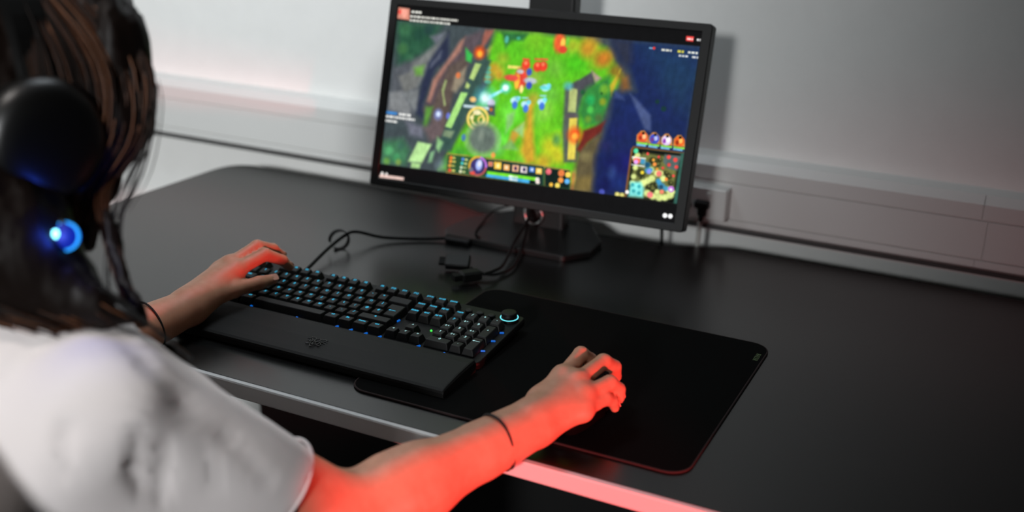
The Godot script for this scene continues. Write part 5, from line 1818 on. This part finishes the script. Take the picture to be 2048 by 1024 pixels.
	f4.ellipsoid(Vector3(-0.04, -0.18, 0.58), Vector3(0.16, 0.10, 0.11), Basis(), 0.05)
	f4.capsule(rs, rs.lerp(re, 0.58), 0.040, 0.040, 0.02)
	f4.capsule(ls, ls.lerp(le, 0.62), 0.047, 0.041, 0.03)
	put("body", fields_mesh([f4, f3, f1, f2]), M.skin, o, sh)
	for q in rf:
		nail(q[3], q[2], Vector3(0.2, 0.6, -1), 0.0068, o, sh)
	for q in lf:
		nail(q[3], q[2], Vector3(0.1, 0.7, -1), 0.0068, o, sh)
	nail(lt[3], lt[2], Vector3(0.75, 0.65, 0), 0.0078, o, sh)
	nail(rt[3], rt[2], Vector3(-0.7, 0.7, 0), 0.0078, o, sh)
	for s in [-1, 1]:
		var eb := MB.new()
		lathe(eb, [[0.002, -0.0115], [0.008, -0.009], [0.0115, 0.0], [0.008, 0.009], [0.004, 0.0112]], axis_frame(hb * Vector3(0, -0.05, -1), H(0.031 * s, 0.001, 0.077)), 16)
		var eye := put("eye", eb.mesh(), M.eye_white, o, sh)
		var ib := MB.new()
		lathe(ib, [[0.0055, 0.0105], [0.005, 0.0118], [0.001, 0.012]], axis_frame(hb * Vector3(0, -0.05, -1), H(0.031 * s, 0.001, 0.077)), 14)
		put("iris", ib.mesh(), M.eye_brown, eye)
		put("eyebrow", tube_mesh([H(0.014 * s, 0.027, 0.094), H(0.03 * s, 0.033, 0.089), H(0.046 * s, 0.027, 0.077)], 0.0028, 6, 4), M.hair_dark, o, sh)
	put("lips", tube_mesh([H(-0.022, -0.064, 0.088), H(0, -0.062, 0.0945), H(0.022, -0.064, 0.088)], 0.0052, 8, 4), M.lip, o, sh)
	_shirt(o, sh, rs, re, ls, le)
	_legs(o, sh)
	_hair(o, sh)
	# hair ties round the wrists
	var bd := (rw - re).normalized()
	var c := re.lerp(rw, 0.80)
	var tie := MB.new()
	for k in 2:
		var fr := axis_frame(bd + Vector3(0.06, 0.03 - 0.1 * k, 0.0), c - bd * 0.0022 * k)
		var pts := PackedVector3Array()
		for i in 44:
			var a := TAU * i / 44.0
			pts.append(fr * Vector3(cos(a) * 0.0322, 0.001 * sin(a * 3.0), sin(a) * 0.0322))
		tube(tie, pts, 0.00125, 8, true)
	tag(put("hair_tie", tie.mesh(), M.band_dark, self), "thin dark double hair tie around the wrist of the mouse hand", "hair tie")
	tag(put("hair_tie", _ring_mesh(le.lerp(lw, 0.74), lw - le, 0.0325, 0.0015), M.band_dark, self), "thin black hair tie around the wrist of the keyboard hand", "hair tie")


func _shirt(o: Node3D, sh: Transform3D, rs: Vector3, re: Vector3, ls: Vector3, le: Vector3) -> void:
	var f := Field.new(Vector3(-0.30, -0.27, 0.34), Vector3(0.32, 0.31, 0.745), 0.0072)
	f.capsule(Vector3(-0.16, 0.188, 0.485), Vector3(0.13, 0.178, 0.54), 0.062, 0.058, 0.05)
	f.capsule(Vector3(-0.012, 0.265, 0.515), Vector3(-0.012, 0.21, 0.52), 0.064, 0.085, 0.04)
	f.ellipsoid(Vector3(-0.012, 0.085, 0.545), Vector3(0.18, 0.165, 0.112), Basis(Vector3.RIGHT, -0.25), 0.05)
	f.ellipsoid(Vector3(-0.03, -0.08, 0.57), Vector3(0.175, 0.17, 0.112), Basis(), 0.06)
	f.capsule(Vector3(-0.1, -0.24, 0.58), Vector3(0.03, -0.24, 0.58), 0.125, 0.125, 0.05)
	var rh := rs.lerp(re, 0.67)
	var lh := ls.lerp(le, 0.74)
	f.capsule(rs, rs.lerp(re, 0.76), 0.056, 0.048, 0.03)
	f.capsule(ls, ls.lerp(le, 0.80), 0.064, 0.062, 0.035)
	f.capsule(Vector3(0.12, 0.13, 0.56), Vector3(0.175, 0.03, 0.50), 0.060, 0.055, 0.04)
	# loose cloth in front of the shoulder and the arm
	f.capsule(Vector3(0.130, 0.190, 0.512), Vector3(0.155, 0.152, 0.487), 0.026, 0.024, 0.02)
	f.capsule(Vector3(0.155, 0.154, 0.492), Vector3(0.195, 0.10, 0.452), 0.022, 0.020, 0.02)
	f.capsule(Vector3(0.200, 0.094, 0.455), Vector3(0.216, 0.078, 0.437), 0.026, 0.026, 0.02)
	# folds
	for q in [
			[0.011, 0.006, Vector3(0.157, 0.179, 0.607), Vector3(0.153, 0.146, 0.605), Vector3(0.153, 0.115, 0.593), Vector3(0.165, 0.086, 0.569)],
			[0.009, 0.006, Vector3(0.203, 0.169, 0.579), Vector3(0.195, 0.138, 0.577), Vector3(0.171, 0.084, 0.554)],
			[0.009, 0.006, Vector3(0.213, 0.154, 0.561), Vector3(0.207, 0.128, 0.56), Vector3(0.190, 0.09, 0.548)],
			[0.007, 0.003, Vector3(0.231, 0.142, 0.527), Vector3(0.232, 0.102, 0.525)],
			[0.011, 0.003, Vector3(0.144, 0.238, 0.536), Vector3(0.186, 0.222, 0.542), Vector3(0.213, 0.185, 0.527), Vector3(0.235, 0.146, 0.506), Vector3(0.250, 0.097, 0.483)],
			[0.012, 0.004, Vector3(0.091, 0.225, 0.58), Vector3(0.082, 0.200, 0.610)]]:
		for k in range(2, q.size() - 1):
			f.crease(q[k], q[k + 1], q[0], q[1])
	var n := FastNoiseLite.new()
	n.seed = 12
	n.frequency = 6.0
	n.fractal_octaves = 2
	f.wrinkle(n, Basis(Vector3(1.0, 0.35, 0.2), Vector3(-0.2, 0.55, 0.3), Vector3(0.4, 0.1, 1.0)), 0.009)
	for q in [[rh, (re - rs).normalized()], [lh, (le - ls).normalized()]]:
		f.cut(q[0], (q[1] + Vector3(0.0, -0.05, 0.0)).normalized(), 0.10)
	put("shirt", fields_mesh([f]), M.shirt_cotton, o, sh)
	# stitched hems of the sleeves
	for q in [[rs, re, rh], [ls, le, lh]]:
		var d: Vector3 = (q[1] - q[0]).normalized()
		put("sleeve_hem", _ring_mesh(q[2] - d * 0.004, d + Vector3(0, -0.05, 0), 0.0485 if q[0] == rs else 0.0595, 0.0016), M.shirt_cotton, o, sh)


func _legs(o: Node3D, sh: Transform3D) -> void:
	var f := Field.new(Vector3(-0.30, -0.70, 0.0), Vector3(0.24, -0.10, 0.74), 0.013)
	f.ellipsoid(Vector3(-0.04, -0.19, 0.585), Vector3(0.17, 0.075, 0.125), Basis(), 0.04)
	for s in [-1, 1]:
		var hip := Vector3(-0.04 + 0.09 * s, -0.185, 0.55)
		var knee := Vector3(-0.04 + 0.12 * s, -0.19, 0.16)
		var foot := Vector3(-0.04 + 0.12 * s, -0.66, 0.14)
		f.capsule(hip, knee, 0.078, 0.056, 0.04)
		f.capsule(knee, knee.lerp(foot, 0.35), 0.056, 0.055, 0.03)
		f.capsule(knee.lerp(foot, 0.35), foot, 0.055, 0.042, 0.02)
		var b := Field.new(Vector3(foot.x - 0.07, FLOOR - 0.01, -0.10), Vector3(foot.x + 0.07, -0.60, 0.24), 0.009)
		b.capsule(Vector3(foot.x, -0.655, 0.15), Vector3(foot.x, -0.69, 0.16), 0.045, 0.042, 0.02)
		b.capsule(Vector3(foot.x, -0.693, 0.16), Vector3(foot.x, -0.70, -0.03), 0.040, 0.034, 0.02)
		b.cut(Vector3(foot.x, FLOOR + 0.003, 0.07), Vector3.DOWN, 0.3)
		put("shoe", fields_mesh([b]), M.shoe, o, sh)
	put("trousers", fields_mesh([f]), M.denim, o, sh)


func _hair(o: Node3D, sh: Transform3D) -> void:
	var hb := head_basis()
	var f := Field.new(Vector3(-0.19, 0.17, 0.32), Vector3(0.20, 0.56, 0.68), 0.0055)
	f.ellipsoid(H(0, 0.034, -0.012), Vector3(0.087, 0.100, 0.111), hb)
	# hair in front of the ears, falling past the cheeks
	for s in [-1, 1]:
		f.capsule(H(0.072 * s, 0.075, 0.065), H(0.090 * s, 0.01, 0.060), 0.031, 0.026, 0.03)
		f.capsule(H(0.090 * s, 0.01, 0.060), H(0.076 * s, -0.05, 0.048), 0.026, 0.018, 0.02)
		f.capsule(H(0.076 * s, -0.05, 0.048), H(0.072 * s, -0.11, 0.036), 0.019, 0.009, 0.02)
	f.capsule(H(-0.02, 0.12, 0.055), H(0.05, 0.115, 0.06), 0.03, 0.03, 0.03)
	# hair down the back and over the shoulder
	f.ellipsoid(H(0.0, -0.02, -0.06), Vector3(0.085, 0.10, 0.06), hb, 0.03)
	f.capsule(Vector3(-0.01, 0.36, 0.540), Vector3(0.025, 0.318, 0.549), 0.068, 0.056, 0.04)
	f.capsule(Vector3(0.025, 0.328, 0.546), Vector3(0.060, 0.290, 0.549), 0.052, 0.040, 0.03)
	f.capsule(Vector3(-0.05, 0.34, 0.56), Vector3(-0.02, 0.27, 0.585), 0.07, 0.05, 0.03)
	f.capsule(Vector3(0.060, 0.292, 0.547), Vector3(0.100, 0.262, 0.537), 0.037, 0.022, 0.03)
	f.capsule(Vector3(0.100, 0.262, 0.537), Vector3(0.146, 0.246, 0.523), 0.021, 0.009, 0.02)
	f.capsule(Vector3(-0.09, 0.29, 0.56), Vector3(-0.14, 0.22, 0.55), 0.05, 0.03, 0.03)
	# the front lock that hangs away from the neck
	f.capsule(Vector3(0.096, 0.325, 0.488), Vector3(0.122, 0.270, 0.500), 0.008, 0.006, 0.01)
	f.capsule(Vector3(0.122, 0.270, 0.500), Vector3(0.147, 0.233, 0.506), 0.006, 0.004, 0.005)
	# the face stays open
	var n := FastNoiseLite.new()
	n.seed = 4
	n.frequency = 14.0
	f.wrinkle(n, Basis(Vector3(1.6, 0, 0), Vector3(0, 0.3, 0), Vector3(0, 0, 1.6)), 0.010)
	put("hair", fields_mesh([f]), M.hair_dark, o, sh)
	# single strands over the mass, three tones
	var rng := RandomNumberGenerator.new()
	rng.seed = 77
	var tones := [MB.new(), MB.new(), MB.new()]
	var crown := H(-0.005, 0.142, -0.02)
	var right_front := [crown, H(0.062, 0.125, 0.045), H(0.104, 0.065, 0.082), H(0.117, 0.005, 0.078), H(0.094, -0.045, 0.056), H(0.084, -0.085, 0.040)]
	var right_mid := [crown, H(0.06, 0.122, 0.0), H(0.100, 0.06, 0.03), H(0.108, 0.0, 0.03), H(0.092, -0.05, 0.015), H(0.078, -0.085, 0.018)]
	var right_back := [crown, H(0.055, 0.122, -0.05), H(0.088, 0.06, -0.07), H(0.086, -0.03, -0.075), Vector3(0.086, 0.315, 0.546), Vector3(0.110, 0.278, 0.540), Vector3(0.146, 0.247, 0.524)]
	var back := [crown, H(0.0, 0.12, -0.09), H(0.01, 0.05, -0.132), H(0.01, -0.03, -0.135), Vector3(0.01, 0.30, 0.62), Vector3(0.045, 0.262, 0.592), Vector3(0.10, 0.238, 0.560)]
	var left_back := [crown, H(-0.06, 0.12, -0.05), H(-0.09, 0.05, -0.08), H(-0.09, -0.03, -0.09), Vector3(-0.08, 0.30, 0.62), Vector3(-0.08, 0.25, 0.61), Vector3(-0.07, 0.20, 0.62)]
	_strands(tones, right_front, right_mid, 330, 0.0009, 0.006, rng)
	_strands(tones, right_mid, [crown, H(0.058, 0.122, -0.02), H(0.098, 0.06, -0.02), H(0.104, 0.01, -0.02), H(0.085, -0.05, -0.02), H(0.06, -0.09, -0.01)], 180, 0.0009, 0.005, rng)
	_strands(tones, right_back, back, 480, 0.0010, 0.008, rng)
	_strands(tones, back, left_back, 260, 0.0011, 0.008, rng)
	# the loose front lock and a few flyaway hairs
	var lock_a := [H(0.112, 0.03, 0.072), H(0.096, -0.035, 0.058), Vector3(0.098, 0.325, 0.487), Vector3(0.126, 0.270, 0.499), Vector3(0.149, 0.233, 0.506)]
	var lock_b := [H(0.104, 0.03, 0.055), H(0.085, -0.05, 0.045), Vector3(0.090, 0.322, 0.492), Vector3(0.116, 0.268, 0.503), Vector3(0.142, 0.229, 0.509)]
	_strands([tones[1], tones[1], tones[1]], lock_a, lock_b, 110, 0.0009, 0.002, rng)
	_strands([tones[0]], [H(0.120, 0.03, 0.080), Vector3(0.128, 0.395, 0.455), Vector3(0.112, 0.335, 0.480), Vector3(0.120, 0.285, 0.497), Vector3(0.125, 0.25, 0.506)], [H(0.112, 0.02, 0.080), Vector3(0.118, 0.378, 0.464), Vector3(0.100, 0.325, 0.488), Vector3(0.098, 0.28, 0.505), Vector3(0.108, 0.243, 0.516)], 9, 0.0005, 0.004, rng)
	_strands([tones[0]], [H(0.122, 0.05, 0.085), Vector3(0.139, 0.42, 0.452), Vector3(0.137, 0.37, 0.466), Vector3(0.12, 0.33, 0.482)], [H(0.118, 0.04, 0.085), Vector3(0.128, 0.40, 0.458), Vector3(0.118, 0.345, 0.476), Vector3(0.105, 0.31, 0.495)], 7, 0.0005, 0.003, rng)
	for k in 3:
		var p := put("hair_strands", tones[k].mesh(), [M.hair_dark, M.hair_mid, M.hair_light][k], o, sh)
		p.set_meta("kind", "stuff")


func _strands(tones: Array, a: Array, b: Array, count: int, thick: float, loose: float, rng: RandomNumberGenerator) -> void:
	var n := mini(a.size(), b.size())
	for i in count:
		var t := rng.randf()
		var pts := []
		var j := Vector3(rng.randfn(), rng.randfn(), rng.randfn()) * loose * 0.5
		for k in n:
			var ka: Vector3 = a[k]
			var kb: Vector3 = b[k]
			pts.append(ka.lerp(kb, t) + j * (0.3 + 0.7 * k / (n - 1.0)) + Vector3(rng.randfn(), rng.randfn(), rng.randfn()) * loose * 0.18)
		var line := smooth_line(pts, 4)
		var rad := []
		for k in line.size():
			rad.append(thick * (0.6 + 0.5 * sin(PI * k / (line.size() - 1.0))) * (1.0 if k < line.size() - 1 else 0.3))
		var pick := 0
		if tones.size() == 3:
			var w := rng.randf()
			pick = 0 if w < 0.42 else (1 if w < 0.82 else 2)
		tube(tones[pick], line, rad, 4)


# ---------------------------------------------------------------- the headset
func _headset() -> void:
	var o := thing("headset", "large black over-ear headset with a glowing blue microphone worn on the person's head", "headset", HC)
	var hb := head_basis()
	var sh := Transform3D(Basis(), -HC)
	for s in [1, -1]:
		var ax := axis_frame(hb * Vector3(s, 0, 0), H(0.078 * s, -0.002, -0.012))
		var cup := put("ear_cup", lathe_mesh([[0.046, 0.012], [0.0525, 0.014], [0.0545, 0.020], [0.0535, 0.029], [0.049, 0.038], [0.041, 0.0435], [0.028, 0.0465], [0.012, 0.0478], [0.001, 0.048]], ax, 40), M.headset_black, o, sh)
		put("cushion", lathe_mesh([[0.030, -0.002], [0.044, -0.001], [0.050, 0.004], [0.051, 0.009], [0.047, 0.013], [0.030, 0.013]], ax, 36), M.cushion, cup)
		var yoke := MB.new()
		var pts := PackedVector3Array()
		for k in 15:
			var a := -1.05 + 2.1 * k / 14.0
			pts.append(H((0.096 + 0.010 * cos(a)) * s, 0.058 * sin(a) - 0.002, 0.058 * cos(a) - 0.012))
		tube(yoke, pts, 0.0032, 8)
		put("yoke", yoke.mesh(), M.steel_black, cup)
	var band := []
	for k in 33:
		var a := PI * k / 32.0
		var ring := PackedVector3Array()
		for q in [[-1, -1], [-0.85, 1], [0.85, 1], [1, -1], [0.7, -1.5], [-0.7, -1.5]]:
			var rx: float = 0.101 + 0.0055 * q[1]
			var ry: float = 0.153 + 0.0055 * q[1]
			ring.append(H(cos(a) * rx, 0.0 + sin(a) * ry, -0.012 + q[0] * (0.012 + 0.008 * sin(a))))
		band.append(ring)
	var bm := MB.new()
	loft(bm, band)
	put("headband", bm.mesh(), M.headset_black, o, sh)
	# microphone on a short boom with a lit ball
	var tip := Vector3(0.0960, 0.3135, 0.5345)
	var see := Vector3(0.404, 0.337, 0.85)
	var mic := put("microphone", tube_mesh([H(0.098, -0.046, -0.012), H(0.104, -0.058, -0.022), tip + Vector3(0.001, 0.010, 0.0)], 0.0028, 8, 5), M.headset_black, o, sh)
	put("lit_ball", lathe_mesh(_ball(0.0118), axis_frame(Vector3(0.3, 1, 0.2), tip), 28), M.mic_ball, mic)
	put("bright_core", lathe_mesh(_ball(0.0042), axis_frame(Vector3.UP, tip + see * 0.0085 + Vector3(-0.0045, 0.0015, 0.002)), 14), M.mic_core, mic)
	put("glow_ring", _ring_mesh(tip + see * 0.003, see, 0.0116, 0.0013), M.mic_ring, mic)
	var cord := put("cord", tube_mesh([H(0.096, -0.05, -0.02), Vector3(0.092, 0.305, 0.5405), Vector3(0.100, 0.287, 0.5385), Vector3(0.120, 0.268, 0.535), Vector3(0.16, 0.245, 0.52), Vector3(0.165, 0.19, 0.47)], 0.0018, 6, 6), M.headset_black, o, sh)
	var streak := MB.new()
	lathe(streak, [[0.0008, -0.016], [0.004, -0.013], [0.0058, -0.004], [0.0058, 0.005], [0.004, 0.013], [0.0008, 0.016]], axis_frame(Vector3(0.020, -0.019, -0.0035), Vector3(0.105, 0.2835, 0.5385)), 16)
	put("added_blue_streak", streak.mesh(), M.blue_streak_glow, cord)  # added glow for a blue streak, shaped as a piece on the cord
	var l := OmniLight3D.new()
	l.name = "microphone_light"
	l.light_color = Color(0.2, 0.35, 1.0)
	l.light_energy = 0.0022
	l.light_size = 0.003
	l.omni_range = 3.0
	l.omni_attenuation = 2.0
	l.shadow_enabled = true
	o.add_child(l)
	l.position = tip + see * 0.022 - HC


func _ball(r: float) -> Array:
	var out := []
	for k in 13:
		var a := -PI / 2 + PI * k / 12.0
		out.append([maxf(0.0002, r * cos(a)), r * sin(a)])
	return out
